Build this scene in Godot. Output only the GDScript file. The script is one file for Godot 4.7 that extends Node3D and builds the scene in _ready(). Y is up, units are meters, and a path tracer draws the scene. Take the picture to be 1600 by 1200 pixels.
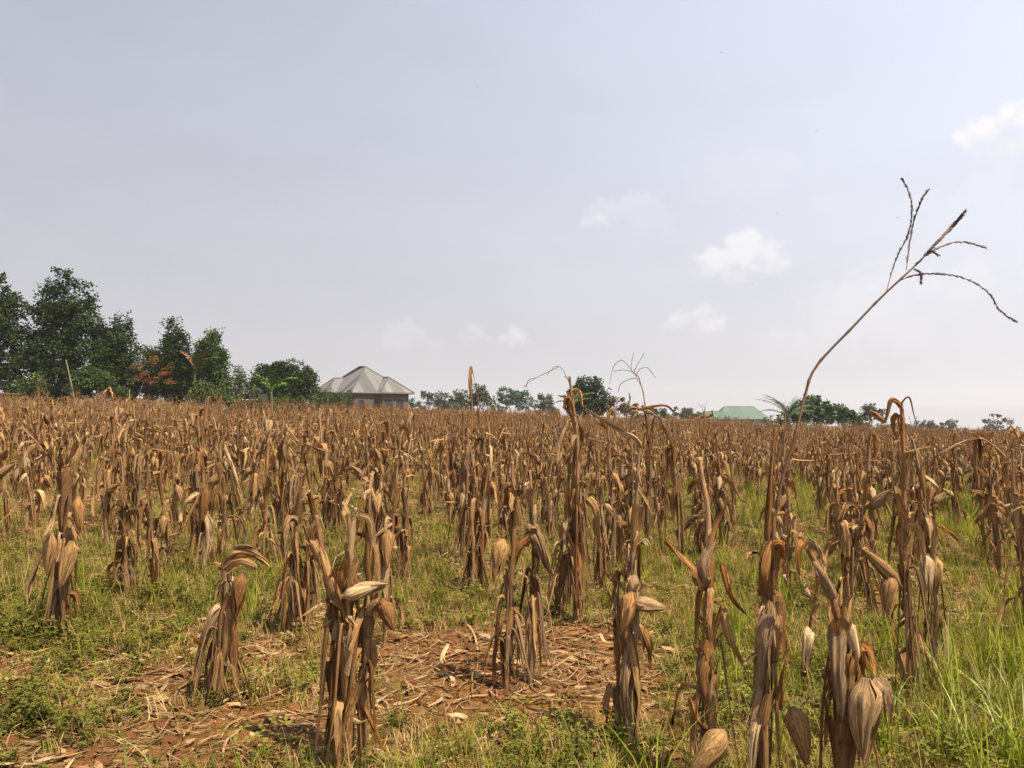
extends Node3D
# A field of dry maize on a gentle slope, trees and two roofs behind it.

const F := 1203.0            # focal length in pixels of the 1600 x 1200 photograph
const EYE := 1.55
const TILT := 0.04           # the field falls to the right
const PITCH := 0.0349
var rng := RandomNumberGenerator.new()
var noise := FastNoiseLite.new()
var noise2 := FastNoiseLite.new()
var M := {}
var counts := {}

# ---------------------------------------------------------------- mesh builder
class Mb:
	var v := PackedVector3Array()
	var n := PackedVector3Array()
	var uv := PackedVector2Array()
	var c := PackedColorArray()
	var ix := PackedInt32Array()
	# a sheet of rows x cols points, row after row
	func grid(rows: int, cols: int, p: PackedVector3Array, col: Color, vlen := 1.0, u0 := 0.0, u1 := 1.0, v0 := 0.0, closed := false, cols2 := PackedColorArray()) -> void:
		var b := v.size()
		for r in rows:
			var ra := maxi(r - 1, 0)
			var rb := mini(r + 1, rows - 1)
			for k in cols:
				var ka := k - 1
				var kb := k + 1
				if closed:
					if ka < 0: ka = cols - 2
					if kb > cols - 1: kb = 1
				else:
					ka = maxi(ka, 0)
					kb = mini(kb, cols - 1)
				var du := p[r * cols + kb] - p[r * cols + ka]
				var dv := p[rb * cols + k] - p[ra * cols + k]
				var nn := du.cross(dv)
				if nn.length_squared() < 1e-16: nn = Vector3.UP
				v.append(p[r * cols + k])
				n.append(nn.normalized())
				uv.append(Vector2(lerpf(u0, u1, float(k) / (cols - 1)), v0 + vlen * float(r) / (rows - 1)))
				c.append(cols2[r * cols + k] if cols2.size() else col)
		for r in rows - 1:
			for k in cols - 1:
				var a := b + r * cols + k
				ix.append_array(PackedInt32Array([a, a + cols, a + 1, a + 1, a + cols, a + cols + 1]))
	func quad(a: Vector3, b2: Vector3, d: Vector3, e: Vector3, col: Color) -> void:   # a b / d e, flat
		var b := v.size()
		var nn := (b2 - a).cross(d - a).normalized()
		v.append_array(PackedVector3Array([a, b2, d, e]))
		n.append_array(PackedVector3Array([nn, nn, nn, nn]))
		uv.append_array(PackedVector2Array([Vector2(0, 0), Vector2(1, 0), Vector2(0, 1), Vector2(1, 1)]))
		c.append_array(PackedColorArray([col, col, col, col]))
		ix.append_array(PackedInt32Array([b, b + 2, b + 1, b + 1, b + 2, b + 3]))
	func tri(a: Vector3, b2: Vector3, d: Vector3, col: Color) -> void:
		var b := v.size()
		var nn := (b2 - a).cross(d - a).normalized()
		v.append_array(PackedVector3Array([a, b2, d]))
		n.append_array(PackedVector3Array([nn, nn, nn]))
		uv.append_array(PackedVector2Array([Vector2(0, 0), Vector2(1, 0), Vector2(0, 1)]))
		c.append_array(PackedColorArray([col, col, col]))
		ix.append_array(PackedInt32Array([b, b + 2, b + 1]))
	func box(lo: Vector3, hi: Vector3, col: Color, t := Transform3D.IDENTITY) -> void:
		var q := []
		for i in 8:
			q.append(t * Vector3(hi.x if i & 1 else lo.x, hi.y if i & 2 else lo.y, hi.z if i & 4 else lo.z))
		for f in [[4, 5, 6, 7], [1, 0, 3, 2], [5, 1, 7, 3], [0, 4, 2, 6], [6, 7, 2, 3], [0, 1, 4, 5]]:
			quad(q[f[0]], q[f[1]], q[f[2]], q[f[3]], col)
	func add(o) -> void:
		var b := v.size()
		v.append_array(o.v); n.append_array(o.n); uv.append_array(o.uv); c.append_array(o.c)
		for i in o.ix: ix.append(b + i)
	func mesh() -> ArrayMesh:
		var a := []
		a.resize(Mesh.ARRAY_MAX)
		a[Mesh.ARRAY_VERTEX] = v; a[Mesh.ARRAY_NORMAL] = n; a[Mesh.ARRAY_TEX_UV] = uv; a[Mesh.ARRAY_COLOR] = c; a[Mesh.ARRAY_INDEX] = ix
		var m := ArrayMesh.new()
		m.add_surface_from_arrays(Mesh.PRIMITIVE_TRIANGLES, a)
		return m

# ---------------------------------------------------------------- naming and tagging
func numbered(called: String) -> String:
	var k: int = counts.get(called, 0)
	counts[called] = k + 1
	return called if k == 0 else "%s_%03d" % [called, k]
func tag(o, label := "", category := "", group := "", kind := ""):
	if label: o.set_meta("label", label)
	if category: o.set_meta("category", category)
	if group: o.set_meta("group", group)
	if kind: o.set_meta("kind", kind)
	return o
func thing(called: String, at: Vector3, label: String, category: String, group := "") -> Node3D:
	var o := Node3D.new()
	o.name = numbered(called)
	add_child(o)
	o.position = at
	tag(o, label, category, group)
	return o
func part(called: String, mb, mat: Material, parent: Node) -> MeshInstance3D:
	var o := MeshInstance3D.new()
	o.name = called if parent != self else numbered(called)
	o.mesh = mb.mesh() if mb is Mb else mb
	o.material_override = mat
	parent.add_child(o, true)
	return o
func copy(o: Node3D, base_name: String) -> Node3D:
	var k: Node3D = o.duplicate()
	k.name = numbered(base_name)
	add_child(k)
	return k
func many(called: String, mesh: Mesh, mat: Material, xs: Array, cs: Array, parent: Node) -> void:
	if xs.is_empty(): return
	var mm := MultiMesh.new()
	mm.transform_format = MultiMesh.TRANSFORM_3D
	mm.use_colors = true
	mm.mesh = mesh
	mm.instance_count = xs.size()
	for i in xs.size():
		mm.set_instance_transform(i, xs[i])
		mm.set_instance_color(i, cs[i])
	var o := MultiMeshInstance3D.new()
	o.name = called
	o.multimesh = mm
	o.material_override = mat
	o.set_meta("kind", "stuff")
	parent.add_child(o, true)

# ---------------------------------------------------------------- picture directions and the ground
func toward(px: float, py: float) -> Vector3:
	var d := Vector3((px - 800.0) / F, (600.0 - py) / F, -1.0).rotated(Vector3.RIGHT, PITCH)
	return d / -d.z
func at_depth(px: float, py: float, depth: float) -> Vector3:
	return Vector3(0, EYE, 0) + toward(px, py) * depth
func depth_of(px: float, py: float) -> float:      # where that line of sight meets the sloping field
	var d := toward(px, py)
	return EYE / maxf(-(d.y + TILT * d.x), 1e-4)
func gh(x: float, z: float) -> float:
	var r := sqrt(x * x + z * z)
	var near := clampf(1.3 - r / 40.0, 0.0, 1.0)
	var h := noise.get_noise_2d(x * 9.0, z * 9.0) * 0.05 + noise.get_noise_2d(x * 42.0 + 50.0, z * 42.0) * 0.022 + noise2.get_noise_2d(x * 160.0, z * 160.0) * 0.012
	return -TILT * x + h * near
func on_ground(px: float, py: float) -> Vector3:
	var p := at_depth(px, py, depth_of(px, py))
	p.y = gh(p.x, p.z)
	return p
func rf(a: float, b: float) -> float: return rng.randf_range(a, b)
func pick(a: Array): return a[rng.randi() % a.size()]
func lin(c: Color) -> Color: return c.linear_to_srgb()

# ---------------------------------------------------------------- curves, ribbons, tubes
func smooth(ctrl: Array, steps: int) -> PackedVector3Array:
	var out := PackedVector3Array()
	var m := ctrl.size() - 1
	for i in steps + 1:
		var t := float(i) / steps * m
		var k := mini(int(t), m - 1)
		var p0: Vector3 = ctrl[maxi(k - 1, 0)]
		var p1: Vector3 = ctrl[k]
		var p2: Vector3 = ctrl[k + 1]
		var p3: Vector3 = ctrl[mini(k + 2, m)]
		out.append(p1.cubic_interpolate(p2, p0, p3, t - k))
	return out
# a dry leaf blade: follows p, folded along its midrib, pleated along its veins, with wavy edges and a frayed end
func ribbon(mb: Mb, p: PackedVector3Array, width: float, fold: float, twist: float, side0: Vector3, col: Color, cols := 7, start_w := 0.45, ripple := 0.18, tip := 0.55, fray := 0.45, crease := 0.24) -> void:
	var m := p.size()
	var side := side0
	var pts := PackedVector3Array()
	var cc := PackedColorArray()
	var ph := rf(0, 100.0)
	var ln := 0.0
	var tw0 := rf(-0.2, 0.2)
	var S := PackedVector3Array()
	var N := PackedVector3Array()
	var Ls := PackedFloat32Array()
	for i in m:
		var tg := (p[mini(i + 1, m - 1)] - p[maxi(i - 1, 0)]).normalized()
		if i: ln += p[i].distance_to(p[i - 1])
		side = side - tg * side.dot(tg)
		if side.length_squared() < 1e-6: side = tg.cross(Vector3(0.3, 0.2, 0.9))
		side = side.normalized()
		var s := side.rotated(tg, tw0 + twist * i / (m - 1))
		S.append(s); N.append(tg.cross(s)); Ls.append(ln)
	var cut := PackedFloat32Array()
	var pleat := PackedFloat32Array()
	for k in cols:
		cut.append(1.0 - fray * rng.randf() * rng.randf() * 1.6)
		pleat.append(rf(-1, 1) * crease)
	for i in m:
		for k in cols:
			var f := float(i) * cut[k]
			var j := mini(int(f), m - 2)
			var fr := f - j
			var t := f / (m - 1)
			var l := lerpf(Ls[j], Ls[j + 1], fr)
			var w := width * 0.5 * minf(1.0, start_w + t / 0.15) * pow(maxf(1.0 - t, 0.004), tip)
			w *= 1.0 + 0.35 * noise.get_noise_2d(ph + l * 130.0, 7.0)
			var q := -1.0 + 2.0 * k / (cols - 1)
			var a := fold * (1.0 + 0.6 * noise.get_noise_2d(ph, l * 90.0)) * absf(q)
			var rip := noise.get_noise_2d(l * 300.0 + ph, q * 45.0) * ripple * width * absf(q)
			var jag := 1.0 + 0.3 * absf(q) * noise2.get_noise_2d(l * 900.0 + ph * 3.0, q * 99.0)
			var pl := pleat[k] * w * (0.55 + 0.9 * noise.get_noise_2d(ph + k * 50.0, l * 120.0))
			pts.append(p[j].lerp(p[j + 1], fr) + S[j].lerp(S[j + 1], fr) * (q * w * cos(a) * jag) + N[j].lerp(N[j + 1], fr) * (absf(q) * w * sin(a) + rip + pl))
			var g := 1.0 + 0.35 * noise2.get_noise_2d(l * 420.0 + ph * 9.0, q * 90.0)
			cc.append(Color(col.r * g, col.g * g, col.b * g))
	mb.grid(m, cols, pts, col, maxf(ln * 2.0, 0.1), ph, ph + clampf(width * 8.0, 0.15, 0.7), rf(0, 1), false, cc)
func tube(mb: Mb, p: PackedVector3Array, rad: PackedFloat32Array, sides: int, col: Color, closed_end := true) -> void:
	var m := p.size()
	var pts := PackedVector3Array()
	var side := Vector3(0.93, 0.05, 0.36)
	var ln := 0.0
	for i in m:
		var tg := (p[mini(i + 1, m - 1)] - p[maxi(i - 1, 0)]).normalized()
		if i: ln += p[i].distance_to(p[i - 1])
		side = (side - tg * side.dot(tg)).normalized()
		var up := tg.cross(side)
		for k in sides + 1:
			var a := TAU * k / sides
			pts.append(p[i] + (side * cos(a) + up * sin(a)) * rad[i])
	if closed_end:
		m += 1
		for k in sides + 1: pts.append(p[p.size() - 1])
	mb.grid(m, sides + 1, pts, col, maxf(ln * 2.0, 0.1), 0.0, 0.35, rf(0, 1), true)
func rads(n: int, a: float, b: float) -> PackedFloat32Array:
	var r := PackedFloat32Array()
	for i in n: r.append(lerpf(a, b, float(i) / (n - 1)))
	return r

# ---------------------------------------------------------------- maize
const TAN := Color(0.475, 0.286, 0.128)
const PALE := Color(0.60, 0.43, 0.25)
const BROWN := Color(0.305, 0.156, 0.062)
const DARK := Color(0.155, 0.073, 0.027)
const GREY := Color(0.345, 0.225, 0.132)
const RUST := Color(0.34, 0.155, 0.05)
const ORANGE := Color(0.40, 0.185, 0.06)
func leafcol() -> Color:
	var c: Color = pick([TAN, TAN, TAN, TAN, PALE, BROWN, BROWN, BROWN, GREY, PALE, RUST, DARK])
	return c.lerp(pick([TAN, BROWN, GREY]), rf(0, 0.5)) * rf(0.72, 1.15)

# position and direction along a stalk path
func along(p: PackedVector3Array, t: float) -> Array:
	var k := t * (p.size() - 1)
	var i := mini(int(k), p.size() - 2)
	return [p[i].lerp(p[i + 1], k - i), (p[i + 1] - p[i]).normalized()]

func stalk_mesh(p: PackedVector3Array, r0: float, r1: float, sides: int, col: Color, rpow := 1.3) -> Mb:
	var mb := Mb.new()
	var q := PackedVector3Array()
	var rr := PackedFloat32Array()
	var m := p.size()
	var ln := 0.0
	for i in m - 1: ln += p[i].distance_to(p[i + 1])
	var nodes := maxi(int(ln / 0.15), 2)
	var zig := p[0].direction_to(p[m - 1]).cross(Vector3(rf(-1, 1), 0.1, rf(-1, 1))).normalized()
	for k in nodes + 1:
		for d in [[-0.12, 1.0], [0.0, 1.28], [0.1, 1.02], [0.5, 0.94]]:
			var t: float = (k + d[0]) / nodes
			if t < 0.0 or t > 1.0: continue
			q.append(along(p, t)[0] + zig * (0.003 if k % 2 else -0.003) * (1.0 - absf(d[0])))
			rr.append(lerpf(r0, r1, pow(t, rpow)) * d[1])
	tube(mb, q, rr, sides, col)
	return mb

# one leaf: a sheath that clasps the stalk, and a blade that hangs from its top
func leaf_mesh(p: PackedVector3Array, t: float, az: float, r: float, length: float, width: float, lift: float, droop: float, col: Color, lod: int) -> Mb:
	var mb := Mb.new()
	var a := along(p, t)
	var o: Vector3 = a[0]
	var up: Vector3 = a[1]
	var out := Vector3(cos(az), 0, sin(az))
	out = (out - up * out.dot(up)).normalized()
	var across := up.cross(out)
	var sh := rf(0.12, 0.22)
	var flare := rf(1.4, 2.6)
	if lod == 0:
		var rows := 6
		var cols := 9
		var pts := PackedVector3Array()
		var open := rf(1.5, 2.6)
		var skew := rf(-0.5, 0.5)
		for i in rows:
			var k := float(i) / (rows - 1)
			var rr := r * lerpf(1.12, flare, pow(k, 1.5))
			var half := lerpf(open, open * rf(0.4, 0.8), k)
			for j in cols:
				var an := lerpf(-half, half, float(j) / (cols - 1)) + skew * k
				var edge := absf(float(j) / (cols - 1) - 0.5) * 2.0
				var rg := 1.0 + 0.45 * edge * k + 0.22 * noise.get_noise_2d(j * 60.0 + az * 50.0, k * 40.0)
				pts.append(o + up * (sh * k * (1.0 - 0.25 * edge * edge) + 0.05 * k * noise.get_noise_2d(j * 90.0 + az * 30.0, 5.0)) + (out * cos(an) + across * sin(an)) * rr * rg)
		mb.grid(rows, cols, pts, col, 0.3, 0.0, 0.5, rf(0, 1))
	var steps := [14, 7, 5][lod] as int
	var pp := PackedVector3Array()
	var pos := o + up * sh * rf(0.7, 1.0) + out * r * flare * 0.7
	var ang := lift
	var azd := az
	var st := length / steps
	var kink := rf(0.04, 0.22)
	var kink2 := rf(0.35, 1.3)
	var stage := 0
	for i in steps + 1:
		pp.append(pos)
		var dirh := Vector3(cos(azd), 0, sin(azd))
		pos += (dirh * cos(ang) + Vector3.UP * sin(ang)) * st
		var t2 := float(i) / steps
		if stage == 0 and t2 >= kink:
			stage = 1
			ang = lerpf(ang, droop, rf(0.7, 1.0))
			azd += rf(-0.5, 0.5)
		elif stage == 1 and t2 >= kink2:
			stage = 2
			ang += rf(-0.5, 0.9)
			azd += rf(-1.2, 1.2)
		ang = lerpf(ang, droop, 0.10) + rf(-0.12, 0.12)
		azd += rf(-0.3, 0.3)
	ribbon(mb, pp, width, rf(0.1, 1.1), rf(-2.6, 2.6), across, col, 7 if lod == 0 else 3, 0.5, 0.3, rf(0.25, 0.55))
	return mb

# a leaf base that clasps the stalk, split down one side, its torn top standing off
func sheath_mesh(p: PackedVector3Array, t: float, az: float, r: float, sh: float, col: Color, lod: int, bulk := 1.0) -> Mb:
	var mb := Mb.new()
	var rows := 9 if lod == 0 else 3
	var cols := 11 if lod == 0 else 4
	var open := rf(1.1, 2.7)
	var stand := rf(0.0, 1.0) * rf(0.2, 1.0)
	var skew := rf(-0.6, 0.6)
	var pts := PackedVector3Array()
	var cc := PackedColorArray()
	var ln := 0.0
	for i in p.size() - 1: ln += p[i].distance_to(p[i + 1])
	var ph := rf(0, 90)
	var cut := PackedFloat32Array()
	for j in cols: cut.append(1.0 - 0.4 * rng.randf() * rng.randf())
	for i in rows:
		for j in cols:
			var k := float(i) / (rows - 1) * cut[j]
			var a := along(p, clampf(t + k * sh / ln, 0.0, 1.0))
			var up: Vector3 = a[1]
			var out := Vector3(cos(az), 0, sin(az))
			out = (out - up * out.dot(up)).normalized()
			var across := up.cross(out)
			var q := float(j) / (cols - 1) * 2.0 - 1.0
			var an := q * open * (1.0 - 0.35 * k) + skew * k
			var rr := r * (1.25 + bulk * (0.9 * sin(minf(k * 1.4, 1.0) * PI * 0.5) + 0.9 * k * k * stand)) * (1.0 + 0.3 * noise2.get_noise_2d(ph + j * 150.0, k * 40.0) + 0.35 * q * q * k)
			pts.append((a[0] as Vector3) + (out * cos(an) + across * sin(an)) * rr + out * stand * k * k * k * sh * 0.35)
			var g := 1.0 + 0.4 * noise2.get_noise_2d(j * 110.0 + ph, k * 50.0)
			cc.append(Color(col.r * g, col.g * g, col.b * g))
	mb.grid(rows, cols, pts, col, 0.4, 0.0, 0.5, rf(0, 1), false, cc)
	return mb
func ear_body(o: Vector3, dir: Vector3, length: float, r: float, col: Color, lod: int) -> Mb:
	var mb := Mb.new()
	var sides := 26 if lod == 0 else 7
	var rows := 16 if lod == 0 else 6
	var s := dir.cross(Vector3(0.3, 0.1, 0.95)).normalized()
	var u := dir.cross(s)
	var pts := PackedVector3Array()
	var cc := PackedColorArray()
	var ph := rf(0, 60)
	var bend := (s * rf(-1, 1) + u * rf(-1, 1)) * length * 0.06
	for i in rows:
		var t := float(i) / (rows - 1)
		var pr := 0.25 + 0.75 * smoothstep(0.0, 0.25, t)
		pr *= 1.0 - 0.95 * pow(maxf(t - 0.3, 0.0) / 0.7, 1.6)
		for k in sides + 1:
			var a := TAU * (k % sides) / sides + t * 0.5
			var rid := 1.0 + 0.22 * noise2.get_noise_2d(ph + (k % sides) * 140.0, t * 12.0) + 0.07 * sin(a * 3.0 + ph) + 0.10 * noise.get_noise_2d(ph + (k % sides) * 31.0, t * 60.0)
			pts.append(o + dir * (t * length) + bend * sin(t * PI) + (s * cos(a) + u * sin(a)) * r * pr * rid)
			var g := 1.0 + 0.35 * noise2.get_noise_2d((k % sides) * 90.0 + ph, t * 40.0)
			cc.append(Color(col.r * g, col.g * g, col.b * g))
	mb.grid(rows, sides + 1, pts, col, 0.5, 0.0, 0.9, rf(0, 1), true, cc)
	return mb
func husk_leaf(o: Vector3, dir: Vector3, length: float, r: float, az: float, flare: float, col: Color, lod: int) -> Mb:
	var mb := Mb.new()
	var s := dir.cross(Vector3(0.3, 0.1, 0.95)).normalized()
	var u := dir.cross(s)
	var out := s * cos(az) + u * sin(az)
	var steps := 12 if lod == 0 else 4
	var cols := 9 if lod == 0 else 3
	var across := dir.cross(out)
	var L := length * rf(0.7, 1.15)
	var pts := PackedVector3Array()
	var cc := PackedColorArray()
	var ph := rf(0, 50)
	var wide := rf(0.7, 1.2)
	var turn := rf(-0.5, 0.5)
	var curl := rf(0.05, 0.4)
	var cut := PackedFloat32Array()
	for j in cols: cut.append(1.0 - 0.3 * rng.randf() * rng.randf())
	for i in steps + 1:
		for j in cols:
			var t := float(i) / steps * cut[j]
			var bodyr := r * (0.3 + 0.7 * smoothstep(0.0, 0.25, t)) * (1.0 - 0.84 * pow(maxf(t - 0.3, 0.0) / 0.7, 1.6)) * 1.07
			var lift := flare * pow(maxf(t - 0.3, 0.0) / 0.7, 2.0)
			var half := wide * pow(maxf(1.0 - t, 0.0), 0.4) * minf(1.0, 0.6 + t * 2.0)
			var q := lerpf(-1, 1, float(j) / (cols - 1))
			var an := q * half * (1.0 + 0.25 * noise2.get_noise_2d(ph + t * 300.0, q * 40.0)) + turn * t
			var rip := 1.0 + 0.30 * noise2.get_noise_2d(ph + j * 140.0, t * 30.0) + curl * q * q * q * q * (0.4 + noise.get_noise_2d(ph, t * 90.0 + q * 40.0))
			pts.append(o + dir * (t * L) + (out * cos(an) + across * sin(an)) * bodyr * rip + out * lift * L * 0.5 + Vector3.DOWN * lift * L * 0.15)
			var g := 1.0 + 0.35 * noise2.get_noise_2d(j * 90.0 + ph, t * 60.0)
			cc.append(Color(col.r * g, col.g * g, col.b * g))
	mb.grid(steps + 1, cols, pts, col, 0.5, 0.0, 0.6, rf(0, 1), false, cc)
	return mb
# thing > ear > husk_leaf
func add_ear(root: Node3D, o: Vector3, dir: Vector3, length: float, r: float, col: Color, husks: int, flare := 0.35, split := true) -> void:
	dir = dir.normalized()
	var body := ear_body(o, dir, length, r, col, 0)
	var hs := []
	var a0 := rf(0, TAU)
	for k in husks:
		hs.append(husk_leaf(o, dir, length, r * rf(1.0, 1.12), a0 + TAU * k / husks + rf(-0.3, 0.3), flare * (rf(0.5, 1.3) if k == 0 else rf(0.0, 0.25)), col * rf(0.7, 1.2), 0))
	if split:
		var e := part("ear", body, M.leaf, root)
		for h in hs: part("husk_leaf", h, M.leaf, e)
	else:
		for h in hs: body.add(h)
		part("ear", body, M.leaf, root)

func tassel_mesh(paths: Array, r: float, col: Color, dense := 3) -> Mb:
	var mb := Mb.new()
	for p in paths:
		var q: PackedVector3Array = p
		tube(mb, q, rads(q.size(), r, r * 0.55), 5, col)
		# spikelets set close along the branch
		for i in range(int(q.size() * 0.1), q.size() - 1):
			for s in dense:
				var d := (q[i + 1] - q[i]).normalized()
				var out := d.cross(Vector3(rf(-1, 1), rf(-1, 1), rf(-1, 1))).normalized()
				var b := q[i].lerp(q[i + 1], rf(0, 1)) + out * r * 0.6
				var tipv := b + d * rf(0.008, 0.015) + out * rf(0.001, 0.0065)
				var w := out.cross(d) * 0.0022
				mb.quad(b - w, b + w, tipv - w * 0.3, tipv + w * 0.3, col * rf(0.8, 1.4))
				mb.quad(b + out * 0.002, b - out * 0.002, tipv + out * 0.001, tipv, col * rf(0.7, 1.2))
	return mb

func random_path(h: float, lean: float, top: int) -> PackedVector3Array:
	var az := rf(0, TAU)
	var d := Vector3(cos(az), 0, sin(az))
	var c := [Vector3(0, -0.05, 0), d * lean * 0.3 + Vector3(0, h * 0.33, 0), d * lean * 0.7 + Vector3(rf(-0.02, 0.02), h * 0.66, rf(-0.02, 0.02)), d * lean + Vector3(0, h, 0)]
	var p := smooth(c, 12)
	if top == 2:      # the top has snapped and hangs to one side
		var e := p[p.size() - 1]
		var a2 := rf(0, TAU)
		var d2 := Vector3(cos(a2), rf(-1.6, 0.3), sin(a2)).normalized()
		var L := rf(0.18, 0.4)
		for i in 3: p.append(e + d2 * L * (i + 1) / 3.0)
	return p

# every part of a random plant as [name, Mb, material, child Mbs]
func plant_parts(o: Dictionary, lod: int) -> Array:
	var out := []
	var p: PackedVector3Array = o.path if o.has("path") else random_path(o.h, o.lean, o.top)
	var ln := 0.0
	for i in p.size() - 1: ln += p[i].distance_to(p[i + 1])
	var r0: float = o.get("r0", rf(0.0105, 0.0135))
	var r1: float = o.get("r1", r0 * 0.55)
	out.append(["stalk", stalk_mesh(p, r0, r1, 8 if lod == 0 else 4, (o.get("stalk_col", pick([TAN, BROWN, BROWN, GREY, RUST])) as Color) * rf(0.8, 1.1), o.get("rpow", 1.3)), M.stalk])
	var az := rf(0, TAU)
	var nl: int = o.get("leaves", 7)
	var tmax: float = o.get("tmax", 0.9)
	for k in nl:
		var t := lerpf(0.10, tmax, (k + rf(0.0, 0.7)) / nl)
		az += PI + rf(-0.6, 0.6)
		var up_leaf: bool = rng.randf() < float(o.get("upright", 0.16))
		var lift := rf(-0.6, 1.2)
		var droop := rf(-1.57, -1.3) if not up_leaf else rf(-0.5, 1.2)
		var len_ := rf(0.22, 0.5) * (0.5 if t > 0.62 or up_leaf else 1.0)
		len_ = minf(len_, t * ln + 0.22)
		out.append(["leaf", leaf_mesh(p, t, az, lerpf(r0, r1, t), len_, rf(0.03, 0.07) if lod == 0 else rf(0.022, 0.05), lift, droop, leafcol().lerp(o.get("tint", TAN), 0.3) * float(o.get("tone", 1.0)), lod), M.leaf])
	var ns := int(o.get("sheaths", 0))
	for k in ns:                          # leaf bases wrapped round the stalk, their blades broken off
		var t := lerpf(0.03, minf(tmax, 0.78), (k + rf(0.0, 0.5)) / ns)
		out.append(["leaf", sheath_mesh(p, t, az + k * PI + rf(-0.7, 0.7), lerpf(r0, r1, t), rf(0.16, 0.27), leafcol().lerp(o.get("tint", BROWN), 0.25) * float(o.get("tone", 1.0)), lod, float(o.get("bulk", 1.0))), M.leaf])
	for k in int(o.get("wrap", 0)):       # dead leaves that cling to the stalk and hang straight down
		var t := rf(0.16, 0.72) * minf(1.0, tmax / 0.8)
		var a6 := rf(0, TAU)
		var d := Vector3(cos(a6), 0, sin(a6))
		var pos := (along(p, t)[0] as Vector3) + d * (r0 + rf(0.0, 0.012))
		var L := minf(rf(0.18, 0.45), maxf(pos.y, 0.1))
		var steps := [11, 5, 4][lod] as int
		var pp := PackedVector3Array()
		var ang := rf(-1.2, 0.5)
		for i in steps + 1:
			pp.append(pos)
			pos += (d * cos(ang) * 0.6 + Vector3.UP * sin(ang)).normalized() * L / steps
			ang = lerpf(ang, rf(-1.75, -1.35), 0.6)
			d = d.rotated(Vector3.UP, rf(-0.35, 0.35))
		var mb := Mb.new()
		ribbon(mb, pp, rf(0.03, 0.07), rf(0.1, 0.9), rf(-1.6, 1.6), d.cross(Vector3.UP), leafcol().lerp(o.get("tint", BROWN), 0.3) * float(o.get("tone", 1.0)), 7 if lod == 0 else 3, 0.5, 0.3, rf(0.2, 0.5), 0.4, 0.35)
		out.append(["leaf", mb, M.leaf])
	for k in int(o.get("tatters", 0)):    # torn scraps that stick out from the joints
		var t := rf(0.12, 0.95) * minf(1.0, tmax / 0.85)
		var b := along(p, t)[0] as Vector3
		var a7 := rf(0, TAU)
		var ang := rf(-1.3, 1.1)
		var d := Vector3(cos(a7) * cos(ang), sin(ang), sin(a7) * cos(ang))
		var L := rf(0.05, 0.17)
		var q := b + d * L * 0.5 + Vector3(rf(-.02, .02), rf(-.02, .02), rf(-.02, .02))
		var e := q + (d * rf(0.3, 1.0) + Vector3(rf(-.6, .6), rf(-1.0, 0.2), rf(-.6, .6))).normalized() * L * 0.55
		var mb := Mb.new()
		var pts := PackedVector3Array([b, b.lerp(q, 0.5), q, q.lerp(e, 0.5), e]) if lod == 0 else PackedVector3Array([b, q, e])
		ribbon(mb, pts, rf(0.012, 0.04), rf(0.0, 0.8), rf(-1.5, 1.5), d.cross(Vector3(0.2, 0.9, 0.3)), leafcol().lerp(PALE, rf(0.0, 0.4)) * float(o.get("tone", 1.0)), 5 if lod == 0 else 3, 0.6, 0.3, rf(0.2, 0.6), 0.7, 0.3)
		out.append(["leaf", mb, M.leaf])
	for k in int(o.get("skirt", 0)):      # shredded lower leaves that hang to the ground round the foot
		var t := rf(0.22, 0.45)
		var a2 := rf(0, TAU)
		var b := along(p, t)[0] as Vector3
		var reach := rf(0.04, 0.17)
		var d := Vector3(cos(a2), 0, sin(a2))
		var c := [b + d * 0.012, b + d * reach * 0.45 + Vector3(0, rf(-0.02, 0.05), 0), b + d * reach * 0.75 + Vector3(0, -b.y * 0.45, 0), Vector3(b.x, 0, b.z) + d * reach + Vector3(rf(-.03, .03), rf(-0.01, 0.06), rf(-.03, .03))]
		var mb := Mb.new()
		ribbon(mb, smooth(c, [9, 6, 4][lod]), rf(0.01, 0.038), rf(0.3, 1.2), rf(-1.5, 1.5), d.cross(Vector3.UP), pick([BROWN, DARK, GREY, TAN]).lerp(GREY, rf(0, 0.6)) * rf(0.75, 1.1), 5 if lod == 0 else 3, 0.45, 0.25, 0.3, 0.35)
		out.append(["leaf", mb, M.leaf])
	for k in int(o.get("ears", 0)):
		var t: float = (rf(0.42, 0.66)) / (1.0 if o.get("top", 0) != 2 else 1.25)
		var a3 := az + PI * 0.5 + k * PI + rf(-0.7, 0.7)
		var d := Vector3(cos(a3), 0, sin(a3))
		var b := (along(p, t)[0] as Vector3) + d * 0.02
		var hang := rf(-2.6, -1.0) if rng.randf() < 0.75 else rf(0.3, 1.3)
		var dir := (d + Vector3.UP * hang).normalized()
		var L := rf(0.17, 0.23)
		var r := rf(0.028, 0.037)
		var col: Color = pick([TAN, PALE, GREY, TAN]).lerp(BROWN, rf(0, 0.45)) * float(o.get("tone", 1.0))
		var body := ear_body(b + d * r * 0.7, dir, L, r, col, lod)
		var shank := Mb.new()
		tube(shank, smooth([b - d * 0.02, b + d * 0.01 + Vector3(0, 0.012, 0), b + d * r * 0.7 + dir * 0.02], 4), rads(5, 0.007, 0.009), 5, BROWN)
		body.add(shank)
		var hs := []
		var nh := 4 if lod == 0 else 2
		for j in nh:
			hs.append(husk_leaf(b + d * r * 0.7, dir, L, r, TAU * j / nh + rf(-0.4, 0.4), rf(0.0, 0.12) if j else rf(0.0, 0.5), col * rf(0.75, 1.15), lod))
		for h in hs: body.add(h)
		out.append(["ear", body, M.leaf])
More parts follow.
